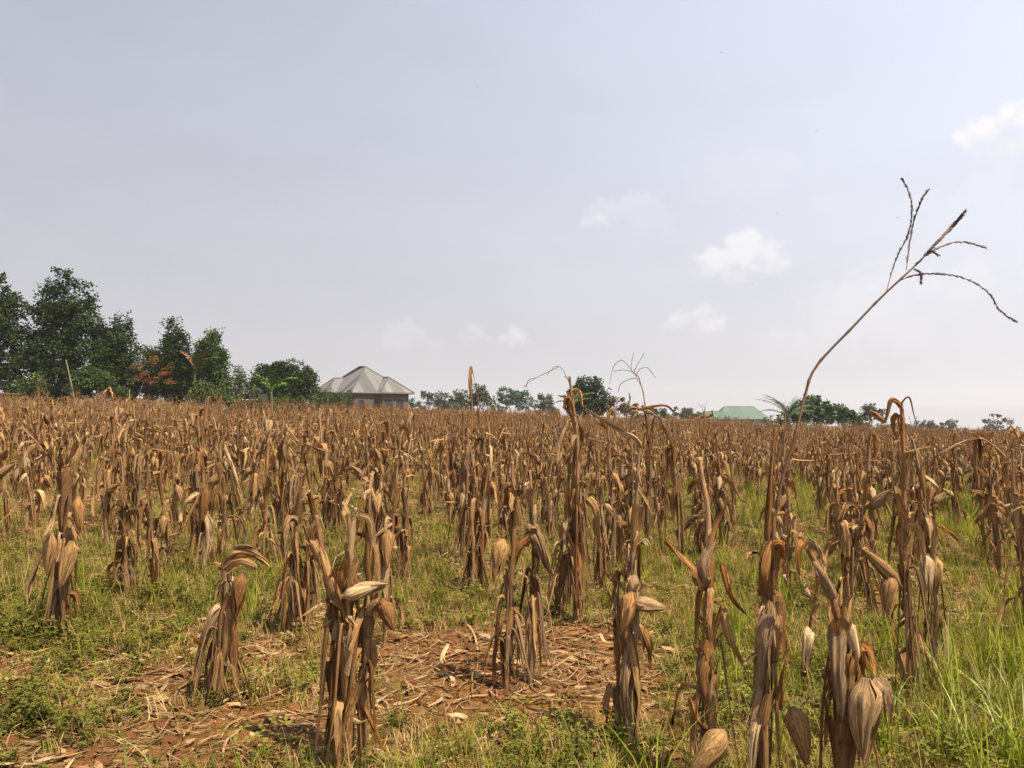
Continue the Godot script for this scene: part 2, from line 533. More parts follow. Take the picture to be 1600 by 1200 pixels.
	if o.get("top", 0) == 1:     # a leaf folded over the snapped tip
		var b := p[p.size() - 1]
		var a4 := rf(0, TAU)
		var d := Vector3(cos(a4), 0, sin(a4))
		var mb := Mb.new()
		var q1 := b + Vector3(0, rf(0.02, 0.14), 0) + d * rf(0.0, 0.05)
		var dn := (d + Vector3(0, rf(-2.2, 0.2), 0)).normalized()
		var fp := PackedVector3Array([b - Vector3(0, 0.06, 0), b, q1])
		for i in [6, 4, 3][lod]: fp.append(q1 + dn * rf(0.035, 0.045) * (i + 1) * (6.0 / [6, 4, 3][lod]) + Vector3(rf(-.01, .01), rf(-.01, .01), rf(-.01, .01)))
		ribbon(mb, fp, rf(0.025, 0.045), rf(0.5, 1.2), rf(-1, 1), d.cross(Vector3.UP), TAN * rf(0.8, 1.2), 5 if lod == 0 else 3)
		out.append(["leaf", mb, M.leaf])
	if o.get("top", 0) == 3:     # a thin dry tassel
		var b := p[p.size() - 1]
		var ps := []
		for k in 5:
			var a5 := rf(0, TAU)
			var d := Vector3(cos(a5), 0, sin(a5)) * rf(0.02, 0.12)
			ps.append(smooth([b - Vector3(0, 0.02, 0), b + d * 0.5 + Vector3(0, rf(0.08, 0.12), 0), b + d * 1.4 + Vector3(0, rf(0.06, 0.2), 0)], 6 if lod == 0 else 3))
		out.append(["tassel", tassel_mesh(ps, 0.002, BROWN), M.stalk])
	return out

func build_plant(root: Node3D, parts: Array) -> void:
	for a in parts: part(a[0], a[1], a[2], root)
func joined(parts: Array) -> Mesh:
	var mb := Mb.new()
	for a in parts: mb.add(a[1])
	return mb.mesh()

const PLANTS := "dry maize plants standing in the field"
# a plant read from the photograph: its stalk as picture points at the depth where its foot meets the ground
func hero(label: String, foot: Array, path: Array, o := {}) -> void:
	var dep: float = o.get("depth", depth_of(foot[0], foot[1]))
	var f := at_depth(foot[0], foot[1], dep)
	f.y = gh(f.x, f.z)
	var root := thing("maize_plant", f, label, "maize plant", PLANTS)
	var ctrl := [Vector3(0, -0.06, 0)]
	for q in path:
		ctrl.append(at_depth(q[0], q[1], dep + (rf(-0.02, 0.02))) - f)
	var opt := {"path": smooth(ctrl, maxi(14, path.size() * 4)), "top": 0, "leaves": 5, "ears": 0, "skirt": 0, "wrap": 5 if o.get("leaves", 5) > 2 else 2, "sheaths": 6, "tatters": 11, "bulk": 1.15, "upright": 0.06}
	opt.merge(o, true)
	opt.leaves = int(opt.leaves * 0.6)
	opt.skirt = int(opt.skirt * 1.5)
	build_plant(root, plant_parts(opt, 0))
	for e in o.get("ear_at", []):     # [from, to, radius m, colour, turn towards the camera]
		var a := at_depth(e[0][0], e[0][1], dep - 0.05) - f
		var b := at_depth(e[1][0], e[1][1], dep - 0.05 - float(e[4])) - f
		add_ear(root, a, b - a, a.distance_to(b), float(e[2]) * 0.86, (e[3] as Color), 6, rf(0.05, 0.25))
	for l in o.get("leaf_at", []):    # [picture points, width m, colour, fold]
		var c := []
		for i in l[0].size():
			c.append(at_depth(l[0][i][0], l[0][i][1], dep - 0.02 - 0.03 * (i % 2)) - f)
		var mb := Mb.new()
		var sd: Vector3 = (c[1] - c[0]).cross(Vector3(rf(-.3, .3), 0.1, 1.0)).normalized()
		ribbon(mb, smooth(c, maxi(12, 5 * c.size())), l[1], l[3] * 0.55, rf(-1.3, 1.3), sd, l[2], 9, 0.6, 0.34, rf(0.2, 0.45), 0.45, 0.45)
		part("leaf", mb, M.leaf, root)
	if o.has("tassel_at"):
		var ps := []
		for t in o.tassel_at:
			var c := []
			for i in t.size(): c.append(at_depth(t[i][0], t[i][1], dep + 0.03 * sin(i * 1.7 + t.size())) - f)
			ps.append(smooth(c, 5 * c.size()))
		part("tassel", tassel_mesh(ps, o.get("tassel_r", 0.0024), Color(0.24, 0.155, 0.12), o.get("spikelets", 3)), M.stalk, root)

# ---------------------------------------------------------------- textures and materials
func streaks(seed_: int) -> ImageTexture:
	var w := 256
	var h := 256
	var im := Image.create(w, h, false, Image.FORMAT_RGB8)
	var a := FastNoiseLite.new(); a.seed = seed_; a.frequency = 1.0
	for y in h:
		for x in w:
			var u := x * TAU / w
			var cx := cos(u) * 40.0
			var cy := sin(u) * 40.0
			var vv := sin(y * PI / h)
			var vein := a.get_noise_3d(cx, cy, vv * 0.6) * 0.5 + a.get_noise_3d(cx * 0.28, cy * 0.28, vv * 0.9) * 0.5
			var blot := a.get_noise_3d(cx * 0.06 + 9.0, cy * 0.06, vv * 5.0)
			var spot := a.get_noise_3d(cx * 0.5 + 70.0, cy * 0.5, vv * 22.0)
			var g := 0.78 + vein * 0.46 + blot * 0.3
			var k := smoothstep(0.42, 0.62, spot + blot * 0.35) * 0.55
			g *= 1.0 - k
			g = clampf(g, 0.15, 1.0)
			im.set_pixel(x, y, Color(g, g * (0.985 - 0.04 * k), g * (0.96 - 0.1 * k)))
	im.generate_mipmaps()
	return ImageTexture.create_from_image(im)
func fibres(seed_: int) -> ImageTexture:      # relief of the veins
	var im := Image.create(256, 256, false, Image.FORMAT_RGB8)
	var a := FastNoiseLite.new(); a.seed = seed_; a.frequency = 1.0
	for y in 256:
		for x in 256:
			var u := x * TAU / 256.0
			var vv := sin(y * PI / 256.0)
			var g := 0.5 + 0.35 * a.get_noise_3d(cos(u) * 30.0, sin(u) * 30.0, vv * 0.8) + 0.25 * a.get_noise_3d(cos(u) * 9.0, sin(u) * 9.0, vv * 9.0)
			im.set_pixel(x, y, Color(g, g, g))
	im.bump_map_to_normal_map(5.0)
	return ImageTexture.create_from_image(im)
func grain(seed_: int, lo: float, freq: float) -> NoiseTexture2D:
	var t := NoiseTexture2D.new()
	t.width = 512; t.height = 512; t.seamless = true
	var f := FastNoiseLite.new(); f.seed = seed_; f.frequency = freq; f.fractal_octaves = 5
	t.noise = f
	var g := Gradient.new()
	g.set_color(0, Color(lo, lo, lo)); g.set_color(1, Color.WHITE)
	t.color_ramp = g
	return t
func bump(seed_: int, freq: float, strength: float) -> NoiseTexture2D:
	var t := NoiseTexture2D.new()
	t.width = 512; t.height = 512; t.seamless = true; t.as_normal_map = true; t.bump_strength = strength
	var f := FastNoiseLite.new(); f.seed = seed_; f.frequency = freq; f.fractal_octaves = 5
	t.noise = f
	return t
func mat(rough: float, tex: Texture2D = null, back := Color.BLACK) -> StandardMaterial3D:
	var m := StandardMaterial3D.new()
	m.vertex_color_use_as_albedo = true
	m.roughness = rough
	m.cull_mode = BaseMaterial3D.CULL_DISABLED
	if tex: m.albedo_texture = tex
	if back != Color.BLACK:
		m.backlight_enabled = true
		m.backlight = back
	return m
func materials() -> void:
	M.leaf = mat(0.75, streaks(3), Color(0.6, 0.5, 0.33))
	M.leaf.metallic_specular = 0.18
	M.leaf.normal_enabled = true
	M.leaf.normal_texture = fibres(7)
	M.leaf.normal_scale = 0.9
	M.stalk = mat(0.65, streaks(11))
	M.stalk.normal_enabled = true
	M.stalk.normal_texture = M.leaf.normal_texture
	M.stalk.normal_scale = 0.7
	M.grass = mat(0.8, null, Color(0.7, 0.75, 0.22))
	M.foliage = mat(0.75, null, Color(0.3, 0.38, 0.1))
	M.grass.metallic_specular = 0.2
	M.foliage.metallic_specular = 0.2
	M.bark = mat(0.9, grain(5, 0.45, 0.02))
	M.soil = mat(0.95, grain(8, 0.5, 0.03))
	M.soil.uv1_scale = Vector3(0.9, 0.9, 0.9)
	M.soil.normal_enabled = true
	M.soil.normal_texture = bump(21, 0.04, 12.0)
	M.soil.normal_scale = 1.0
	M.soil.metallic_specular = 0.15
	M.iron = mat(0.6, grain(31, 0.45, 0.02))
	M.iron.metallic = 0.0
	M.wall = mat(0.9, grain(41, 0.6, 0.05))
	M.plain = mat(0.7)

# ---------------------------------------------------------------- sky
func make_sky(sun: Vector3) -> Sky:
	var w := 2560
	var h := 1280
	var im := Image.create(w, h, false, Image.FORMAT_RGBF)
	var top := Color(0.76, 0.82, 0.985)
	var hor := Color(0.74, 0.705, 0.70)
	var floor_c := Color(0.755, 0.715, 0.71)
	var fn := FastNoiseLite.new(); fn.seed = 77; fn.frequency = 1.0; fn.fractal_octaves = 6
	# cumulus: azimuth and elevation in degrees, made of puffs [dx, dy, radius]
	var cl := []
	for c in [[1580, 215, 64, 0.95], [1140, 422, 84, 0.62], [1088, 508, 46, 0.4], [806, 533, 28, 0.35], [1545, 440, 60, 0.22], [1120, 512, 25, 0.3], [745, 530, 30, 0.2], [930, 352, 25, 0.3], [985, 345, 80, 0.2], [1400, 470, 100, 0.2], [1180, 300, 120, 0.1], [1330, 560, 130, 0.14], [640, 540, 60, 0.16], [1500, 330, 90, 0.14]]:
		var d := toward(c[0], c[1]).normalized()
		cl.append([atan2(d.x, -d.z), asin(d.y), c[2] / F, c[3]])
	rng.seed = 4
	for k in 26:
		var az := rf(0.75, TAU - 0.75)
		cl.append([az, rf(0.06, 0.42), rf(0.02, 0.07), rf(0.15, 0.9)])
	for y in h:
		var el := PI / 2 - (y + 0.5) / h * PI
		if el <= -0.01:
			im.fill_rect(Rect2i(0, y, w, h - y), floor_c)
			break
		var sy := sin(maxf(el, 0.0))
		var k := pow(1.0 - sy, 3.2)
		var base := top.lerp(hor, k)
		for x in w:
			var az := (x + 0.5) / w * TAU
			var d := Vector3(sin(az) * cos(el), sin(el), -cos(az) * cos(el))
			var g := maxf(d.dot(sun), 0.0)
			var flat_g := (d.x * sun.x + d.z * sun.z) / Vector2(sun.x, sun.z).length() / maxf(cos(el), 0.6)
			var glow := (0.32 + 0.44 * sy) * flat_g + 0.5 * pow(g, 12.0)
			var low := floor_c.lerp(base * (1.14 + glow + 0.035 * fn.get_noise_3d(d.x * 3.0, d.y * 9.0, d.z * 3.0)), clampf(el / 0.008, 0.0, 1.0))
			im.set_pixel(x, y, low)
	for c in cl:
		var x0 := int((c[0] - c[2] * 1.8) / TAU * w)
		var x1 := int((c[0] + c[2] * 1.8) / TAU * w)
		var y0 := int((PI / 2 - c[1] - c[2] * 1.6) / PI * h)
		var y1 := int((PI / 2 - c[1] + c[2] * 1.6) / PI * h)
		var puffs := []
		for k in 11:
			var t := rf(-1, 1)
			puffs.append([t * 0.85, rf(-0.15, 0.55) * (1.0 - t * t), rf(0.22, 0.5) * (1.0 - 0.45 * absf(t))])
		for y in range(maxi(y0, 0), mini(y1, h / 2)):
			for x in range(x0, x1 + 1):
				var u: float = ((x + 0.5) / w * TAU - c[0]) / c[2]
				var v2: float = (PI / 2 - (y + 0.5) / h * PI - c[1]) / c[2]
				var nz := fn.get_noise_3d(u * 1.6 + c[0] * 30.0, v2 * 1.6, c[1] * 40.0)
				var dens := -1.0
				for q in puffs:
					var dd: float = Vector2(u - q[0], (v2 - q[1]) * 1.1).length() / q[2]
					dens = maxf(dens, 1.0 - dd)
				var bottom := smoothstep(-0.85, 0.45, v2 + nz * 0.5)
				var a := smoothstep(-0.15, 0.55, dens + nz * 0.8 + fn.get_noise_3d(u * 5.0, v2 * 5.0, c[0] * 9.0) * 0.45) * bottom * float(c[3])
				if a <= 0.003: continue
				var px := posmod(x, w)
				var lit := 0.93 + 0.10 * smoothstep(-0.3, 0.5, v2 + nz * 0.6)
				im.set_pixel(px, y, im.get_pixel(px, y).lerp(Color(0.97, 0.945, 0.95) * lit, clampf(a, 0, 1)))
	var pm := PanoramaSkyMaterial.new()
	pm.panorama = ImageTexture.create_from_image(im)
	var s := Sky.new()
	s.sky_material = pm
	return s

# ---------------------------------------------------------------- trees and other plants behind the field
func crown_leaves(mb: Mb, blobs: Array, total: int, size: float, cols: Array, clump := 0.35, aspect := 0.55) -> void:
	var vol := 0.0
	for b in blobs: vol += b[1].x * b[1].y * b[1].z
	for b in blobs:
		var o: Vector3 = b[0]
		var r: Vector3 = b[1] * rf(0.88, 1.06)
		var nleaf := maxi(int(total * r.x * r.y * r.z / vol), 60)
		var per := 34
		for k in maxi(nleaf / per, 3):
			var d := Vector3(rf(-1, 1), rf(-1, 1), rf(-1, 1))
			if d.length_squared() < 0.01: d = Vector3.UP
			d = d.normalized() * pow(rng.randf(), 0.33)
			d *= 1.0 + 0.28 * noise.get_noise_3dv(d * 60.0 + o * 10.0)
			var cc := o + d * r
			var cr := clump * rf(0.45, 1.15)
			var base: Color = pick(cols) * rf(0.6, 1.3)
			for j in per:
				var e := Vector3(rf(-1, 1), rf(-0.8, 0.8), rf(-1, 1))
				var q := cc + e * cr
				var ax := (Vector3(rf(-1, 1), rf(-0.9, 0.5), rf(-1, 1)) + d * 0.5).normalized()
				var bx := ax.cross(Vector3(rf(-1, 1), rf(-1, 1), rf(-1, 1))).normalized()
				var L := size * rf(0.65, 1.35)
				var W := L * aspect * 0.5
				var col := base * rf(0.8, 1.2)
				# a folded leaf of two triangles
				var fold := ax.cross(bx) * W * 0.5
				mb.tri(q, q + ax * L * 0.5 + bx * W + fold, q + ax * L, col)
				mb.tri(q, q + ax * L, q + ax * L * 0.5 - bx * W + fold, col)
func tree(called: String, label: String, category: String, foot: Vector3, blobs: Array, total: int, size: float, cols: Array, trunk_r: float, group := "", clump := 0.35, bark := Color(0.10, 0.075, 0.055), flowers: Array = []) -> Node3D:
	var root := thing(called, foot, label, category, group)
	var local := []
	var hi := Vector3.ZERO
	for b in blobs:
		local.append([b[0] - foot, b[1]])
		if b[0].y - foot.y > hi.y: hi = b[0] - foot
	var tr := Mb.new()
	var mid := Vector3(hi.x * 0.4, hi.y * 0.5, hi.z * 0.4)
	tube(tr, smooth([Vector3(0, -0.3, 0), mid * 0.4 + Vector3(rf(-.1, .1), 0, rf(-.1, .1)), mid, hi], 10), rads(11, trunk_r, trunk_r * 0.2), 7, bark)
	part("trunk", tr, M.bark, root)
	for b in local:
		if b[0].distance_to(hi) < 0.01: continue
		var lb := Mb.new()
		var s0 := mid.lerp(hi, rf(0.0, 0.4)) if b[0].y > mid.y else mid * rf(0.3, 0.8)
		tube(lb, smooth([s0, s0.lerp(b[0], 0.5) + Vector3(0, 0.15, 0), b[0]], 6), rads(7, trunk_r * 0.45, trunk_r * 0.12), 5, bark)
		part("limb", lb, M.bark, root)
	var cr := Mb.new()
	crown_leaves(cr, local, total, size, cols, clump)
	part("crown", cr, M.foliage, root)
	if flowers.size():
		var fb := Mb.new()
		var fl := []
		for f in flowers: fl.append([f[0] - foot, f[1]])
		crown_leaves(fb, fl, 900, size * 0.8, [Color(0.27, 0.075, 0.025), Color(0.2, 0.08, 0.03), Color(0.13, 0.07, 0.025)], 0.2)
		part("blossom", fb, M.foliage, root)
	return root
# ellipsoid of foliage from picture extents at a depth
func blob(px: float, py: float, rx: float, ry: float, dep: float, dz := 0.0) -> Array:
	var s := dep / F
	return [at_depth(px, py, dep + dz), Vector3(rx * s, ry * s, (rx + ry) * 0.5 * s)]
func foot_at(px: float, dep: float) -> Vector3:
	var p := at_depth(px, 640, dep)
	p.y = gh(p.x, p.z)
	return p
func broad_leaf_plant(called: String, label: String, category: String, foot: Vector3, h: float, n: int, length: float, width: float, cols: Array, group := "", torn := true, up0 := 1.2) -> void:
	var root := thing(called, foot, label, category, group)
	var st := Mb.new()
	tube(st, smooth([Vector3(0, -0.2, 0), Vector3(0.03, h * 0.5, 0), Vector3(0.0, h, 0.03)], 6), rads(7, 0.13, 0.06), 8, Color(0.16, 0.17, 0.06))
	part("stem", st, M.bark, root)
	for k in n:
		var az := TAU * k / n * 1.618 * 2.0 + rf(-0.3, 0.3)
		var ang := up0 * rf(0.65, 1.15)
		var L := length * rf(0.75, 1.1)
		var pos := Vector3(0, h * rf(0.9, 1.0), 0)
		var pp := PackedVector3Array()
		for i in 11:
			pp.append(pos)
			pos += (Vector3(cos(az), 0, sin(az)) * cos(ang) + Vector3.UP * sin(ang)) * L / 10.0
			ang -= rf(0.08, 0.2)
		var mb := Mb.new()
		var col: Color = pick(cols) * rf(0.85, 1.15)
		var side := Vector3(-sin(az), 0, cos(az))
		tube(mb, pp, rads(11, 0.03, 0.008), 4, col * 1.2)
		# the blade, torn into strips along its veins
		for s in [-1.0, 1.0]:
			for i in range(1, 10):
				for j in 3:
					var t := (i + j / 3.0) / 10.0
					var a := along(pp, t)
					var wd := width * 0.5 * sin(minf(t * 1.25, 1.0) * PI * 0.5 + maxf(t - 0.6, 0.0) * 3.2)
					var hang := rf(0.05, 0.55) if torn else 0.15
					var tg: Vector3 = a[1]
					var e: Vector3 = a[0] + side * s * wd * cos(hang) + Vector3.DOWN * wd * sin(hang) + tg * wd * 0.35
					var b0: Vector3 = a[0]
					var b1: Vector3 = b0 + tg * L / 31.0
					mb.quad(b0, b1, e, e + tg * L / 36.0, col * rf(0.85, 1.15))
		part("leaf", mb, M.foliage, root)
func palm_clump(foot: Vector3, label: String, n: int, length: float, cols: Array, lean: float, group := "") -> void:
	var root := thing("palm", foot, label, "palm", group)
	var h := 1.9
	var st := Mb.new()
	tube(st, smooth([Vector3(0, -0.2, 0), Vector3(0.02, h * 0.5, 0), Vector3(0, h, 0)], 5), rads(6, 0.2, 0.16), 7, Color(0.12, 0.09, 0.06))
	part("trunk", st, M.bark, root)
	for k in n:
		var az := TAU * k / n + rf(-0.3, 0.3)
		var ang := rf(0.7, 1.35)
		var L := length * rf(0.7, 1.1)
		var pos := Vector3(0, h, 0)
		var pp := PackedVector3Array()
		for i in 11:
			pp.append(pos)
			pos += (Vector3(cos(az) + lean, 0, sin(az)).normalized() * cos(ang) + Vector3.UP * sin(ang)) * L / 10.0
			ang -= rf(0.08, 0.17)
		var mb := Mb.new()
		var col: Color = pick(cols)
		tube(mb, pp, rads(11, 0.025, 0.006), 4, col)
		var side := Vector3(-sin(az), 0, cos(az))
		for i in 46:
			var t := 0.12 + 0.86 * i / 46.0
			var a := along(pp, t)
			for s in [-1.0, 1.0]:
				var wd := 0.42 * sin(PI * clampf(t, 0.08, 0.93)) * rf(0.8, 1.1)
				var e: Vector3 = a[0] + (side * s * 0.75 + a[1] * 0.7 + Vector3.DOWN * rf(0.1, 0.55)).normalized() * wd
				var w: Vector3 = a[1] * 0.022
				mb.quad(a[0] - w, a[0] + w, e - w * 0.2, e + w * 0.2, col * rf(0.8, 1.2))
		part("frond", mb, M.foliage, root)

# a sloping roof face cut into sheets that run down the slope
func roof_face(poly: PackedVector3Array, eave0: Vector3, eave1: Vector3, sheet: float, cols: Array, parent: Node3D, thick := 0.03) -> void:
	var ex := (eave1 - eave0).normalized()
	var nn := (poly[1] - poly[0]).cross(poly[2] - poly[0]).normalized()
	if nn.y < 0: nn = -nn
	var ey := nn.cross(ex)
	var p2 := PackedVector2Array()
	var lo := 1e9
	var hi := -1e9
	for q in poly:
		var a := Vector2((q - eave0).dot(ex), (q - eave0).dot(ey))
		p2.append(a)
		lo = minf(lo, a.x); hi = maxf(hi, a.x)
	var n := maxi(int(ceil((hi - lo) / sheet)), 1)
	for i in n:
		var x0 := lo + i * sheet
		var strip := PackedVector2Array([Vector2(x0 + 0.006, -100), Vector2(x0 + sheet - 0.006, -100), Vector2(x0 + sheet - 0.006, 100), Vector2(x0 + 0.006, 100)])
		for r in Geometry2D.intersect_polygons(p2, strip):
			var mb := Mb.new()
			var col: Color = pick(cols) * rf(0.88, 1.1)
			var raise := nn * (0.012 if i % 2 else 0.0)
			var up := []
			for q in r: up.append(eave0 + ex * q.x + ey * q.y + raise)
			for j in range(1, up.size() - 1):
				var a: Vector3 = up[0]
				var b: Vector3 = up[j]
				var c: Vector3 = up[j + 1]
				if (b - a).cross(c - a).dot(nn) < 0:
					var t := b; b = c; c = t
				mb.tri(a, b, c, col)
				mb.tri(a - nn * thick, c - nn * thick, b - nn * thick, col)
			for j in up.size():
				var a: Vector3 = up[j]
				var b: Vector3 = up[(j + 1) % up.size()]
				mb.quad(a, b, a - nn * thick, b - nn * thick, col)
			part("roof_sheet", mb, M.iron, parent)
func beam(mb: Mb, a: Vector3, b: Vector3, r: float, col: Color) -> void:
	tube(mb, PackedVector3Array([a, b]), rads(2, r, r), 6, col)
func house() -> void:
	var o := foot_at(549, 92.0)
	var root := thing("brick_house", o, "unplastered brick house with a grey iron hip roof behind the maize", "house")
	var e1 := Vector3(0.766, 0, -0.643)
	var e2 := Vector3(-0.643, 0, -0.766)
	var S := 8.1
	var ev := 3.05
	var P := func(a: float, b: float, y: float) -> Vector3: return e1 * a + e2 * b + Vector3.UP * y
	var grey := [Color(0.16, 0.155, 0.153), Color(0.09, 0.087, 0.086), Color(0.235, 0.225, 0.22), Color(0.125, 0.108, 0.096), Color(0.195, 0.188, 0.185)]
	# walls of the main block and of the two wings
	var t := Transform3D(Basis(e1, Vector3.UP, -e2), Vector3.ZERO)
	var brick := Color(0.15, 0.098, 0.072)
	for w in [[0.45, 0.45, S - 0.45, S - 0.45], [0.42 * S + 0.45, -0.6, S - 0.46, 0.5], [-0.6, 0.5 * S + 0.45, 0.5, 1.05 * S - 0.45]]:
		var mb := Mb.new()
		mb.box(Vector3(w[0], -0.3, -w[3]), Vector3(w[2], ev - 0.03, -w[1]), brick * rf(0.9, 1.1), t)
		part("wall", mb, M.wall, root)
	# roofs
	var ax: float = 0.5 * S
	var A0: Vector3 = P.call(ax, ax - 0.1, ev + 3.35)
	var A1: Vector3 = P.call(ax - 0.3, ax + 0.9, ev + 3.35)
	var c00: Vector3 = P.call(0, 0, ev)
	var c10: Vector3 = P.call(S, 0, ev)
	var c11: Vector3 = P.call(S, S * 1.13, ev)
	var c01: Vector3 = P.call(0, S * 1.13, ev)
	roof_face(PackedVector3Array([c00, c10, A0]), c00, c10, 0.88, grey, root)
	roof_face(PackedVector3Array([c01, c00, A0, A1]), c01, c00, 0.88, grey, root)
	roof_face(PackedVector3Array([c10, c11, A1, A0]), c10, c11, 0.88, grey, root)
	roof_face(PackedVector3Array([c11, c01, A1]), c11, c01, 0.88, grey, root)
	var caps := [[c00, A0], [c10, A0], [A0, A1], [A1, c01], [A1, c11]]
	# right wing
	var r0: Vector3 = P.call(0.42 * S, -1.05, ev)
	var r1: Vector3 = P.call(S + 0.05, -1.05, ev)
	var ra: Vector3 = P.call(0.7 * S, 1.0, ev + 1.95)
	var rb: Vector3 = P.call(0.7 * S, 3.4, ev + 1.95)
	var r0b: Vector3 = P.call(0.42 * S, 2.6, ev)
	var r1b: Vector3 = P.call(S + 0.05, 2.6, ev)
	roof_face(PackedVector3Array([r0, r1, ra]), r0, r1, 0.88, grey, root)
	roof_face(PackedVector3Array([r0b, r0, ra, rb]), r0b, r0, 0.88, grey, root)
	roof_face(PackedVector3Array([r1, r1b, rb, ra]), r1, r1b, 0.88, grey, root)
	caps.append_array([[r0, ra], [r1, ra], [ra, rb]])
	# left wing
	var l0: Vector3 = P.call(-1.05, 0.5 * S, ev)
	var l1: Vector3 = P.call(-1.05, 1.05 * S, ev)
	var la: Vector3 = P.call(1.0, 0.78 * S, ev + 1.9)
	var lb: Vector3 = P.call(3.4, 0.78 * S, ev + 1.9)
	var l0b: Vector3 = P.call(2.6, 0.5 * S, ev)
	var l1b: Vector3 = P.call(2.6, 1.05 * S, ev)
	roof_face(PackedVector3Array([l1, l0, la]), l1, l0, 0.88, grey, root)
	roof_face(PackedVector3Array([l0, l0b, lb, la]), l0, l0b, 0.88, grey, root)
	roof_face(PackedVector3Array([l1b, l1, la, lb]), l1b, l1, 0.88, grey, root)
	caps.append_array([[l0, la], [l1, la], [la, lb]])
	for c in caps:
		var mb := Mb.new()
		beam(mb, c[0], c[1], 0.11, Color(0.12, 0.11, 0.11))
		part("ridge_cap", mb, M.iron, root)
	for c in [[c01, c00], [c00, r0], [r0, r1], [l1, l0], [r1, r1b]]:
		var mb := Mb.new()
		beam(mb, c[0] - Vector3(0, 0.12, 0), c[1] - Vector3(0, 0.12, 0), 0.09, Color(0.10, 0.075, 0.06))
		part("fascia", mb, M.plain, root)
	# openings in the front walls: [along e1 or e2, position, from the wall plane, width, y0, y1, name]
	for w in [[1, 1.35, 0.45, 1.3, 0.9, 2.2, "window"], [1, 3.4, 0.45, 0.95, 0.0, 2.15, "door"], [0, 1.1, 0.45, 0.9, 0.0, 2.15, "door"], [0, 4.1, -0.6, 1.2, 0.9, 2.2, "window"], [0, 5.8, -0.6, 1.1, 0.9, 2.2, "window"], [2, 5.6, -0.6, 1.3, 0.9, 2.2, "window"]]:
		var a: Vector3
		var d: Vector3
		var outw: Vector3
		if w[0] == 0:
			a = P.call(w[1], w[2], 0.0); d = e1; outw = -e2
		else:
			a = P.call(w[2], w[1], 0.0); d = e2; outw = -e1
		var tt := Transform3D(Basis(d, Vector3.UP, outw), a)
		var mb := Mb.new()
		mb.box(Vector3(0, w[4], -0.02), Vector3(w[3], w[5], 0.012), Color(0.015, 0.013, 0.012), tt)
		var op := part(w[6], mb, M.plain, root)
		var fb := Mb.new()
		for q in [[-0.06, w[4] - 0.06, 0.0, w[5] + 0.06], [w[3], w[4] - 0.06, w[3] + 0.06, w[5] + 0.06], [0.0, w[5], w[3], w[5] + 0.06], [0.0, w[4] - 0.06, w[3], w[4]]]:
			fb.box(Vector3(q[0], q[1], -0.02), Vector3(q[2], q[3], 0.05), Color(0.12, 0.10, 0.085), tt)
		part("frame", fb, M.plain, op)

func gable_building(called: String, label: String, px0: float, px1: float, ytop: float, yeave: float, dep: float, deepm: float, cols: Array, wallc: Color, sheet: float) -> void:
	var a := at_depth(px0, yeave, dep)
	var b := at_depth(px1, yeave, dep)
	var rise := at_depth(px0, ytop, dep).y - a.y
	b.y = a.y
	var f := Vector3((a.x + b.x) * 0.5, gh((a.x + b.x) * 0.5, -dep), -dep - deepm * 0.5)
	var root := thing(called, f, label, "building")
	a -= f; b -= f
	var bk := Vector3(0, 0, -deepm)
	var inset := minf((b.x - a.x) * 0.22, deepm * 0.5)
	var ra := a + bk * 0.5 + Vector3(inset, rise, 0)
	var rb := b + bk * 0.5 + Vector3(-inset, rise, 0)
	var mb := Mb.new()
	mb.box(Vector3(a.x + 0.4, -0.4, a.z - deepm + 0.4), Vector3(b.x - 0.4, a.y - 0.02, a.z - 0.4), wallc)
	part("wall", mb, M.wall, root)
	roof_face(PackedVector3Array([a, b, rb, ra]), a, b, sheet, cols, root)
	roof_face(PackedVector3Array([b, b + bk, rb]), b, b + bk, sheet, cols, root)
	roof_face(PackedVector3Array([b + bk, a + bk, ra, rb]), b + bk, a + bk, sheet, cols, root)
	roof_face(PackedVector3Array([a + bk, a, ra]), a + bk, a, sheet, cols, root)
	for k in 4:
		var wb := Mb.new()
		var x := lerpf(a.x, b.x, (k + 0.6) / 4.4)
		wb.box(Vector3(x, 0.9, a.z - 0.41), Vector3(x + 1.1, 2.0, a.z - 0.385), Color(0.05, 0.05, 0.055))
		part("window", wb, M.plain, root)

# ---------------------------------------------------------------- small ground plants and litter
func grass_mesh(n: int, h0: float, h1: float, spread: float, w: float, bend: float, seg: int) -> Mesh:
	var mb := Mb.new()
	for k in n:
		var az := rf(0, TAU)
		var d := Vector3(cos(az), 0, sin(az))
		var s := Vector3(-d.z, 0, d.x)
		s = s.rotated(Vector3.UP, rf(-0.8, 0.8))
		var o := Vector3(rf(-1, 1), 0, rf(-1, 1)) * spread
		var h := rf(h0, h1)
		var be := bend * rf(0.2, 1.5)
		var pts := PackedVector3Array()
		for i in seg + 1:
			var t := float(i) / seg
			var ww := w * 0.5 * (1.0 - t * t * 0.95) * rf(0.9, 1.1)
			var p := o + Vector3(0, h * (t - 0.35 * be * t * t) - 0.01, 0) + d * (h * be * t * t)
			pts.append(p - s * ww)
			pts.append(p + s * ww)
		var g := rf(0.75, 1.25)
		var dry := rng.randf()
		var c := Color(g, g, g) if dry > 0.22 else Color(2.0 * g, 1.15 * g, 1.6 * g)
		mb.grid(seg + 1, 2, pts, c)
	return mb.mesh()
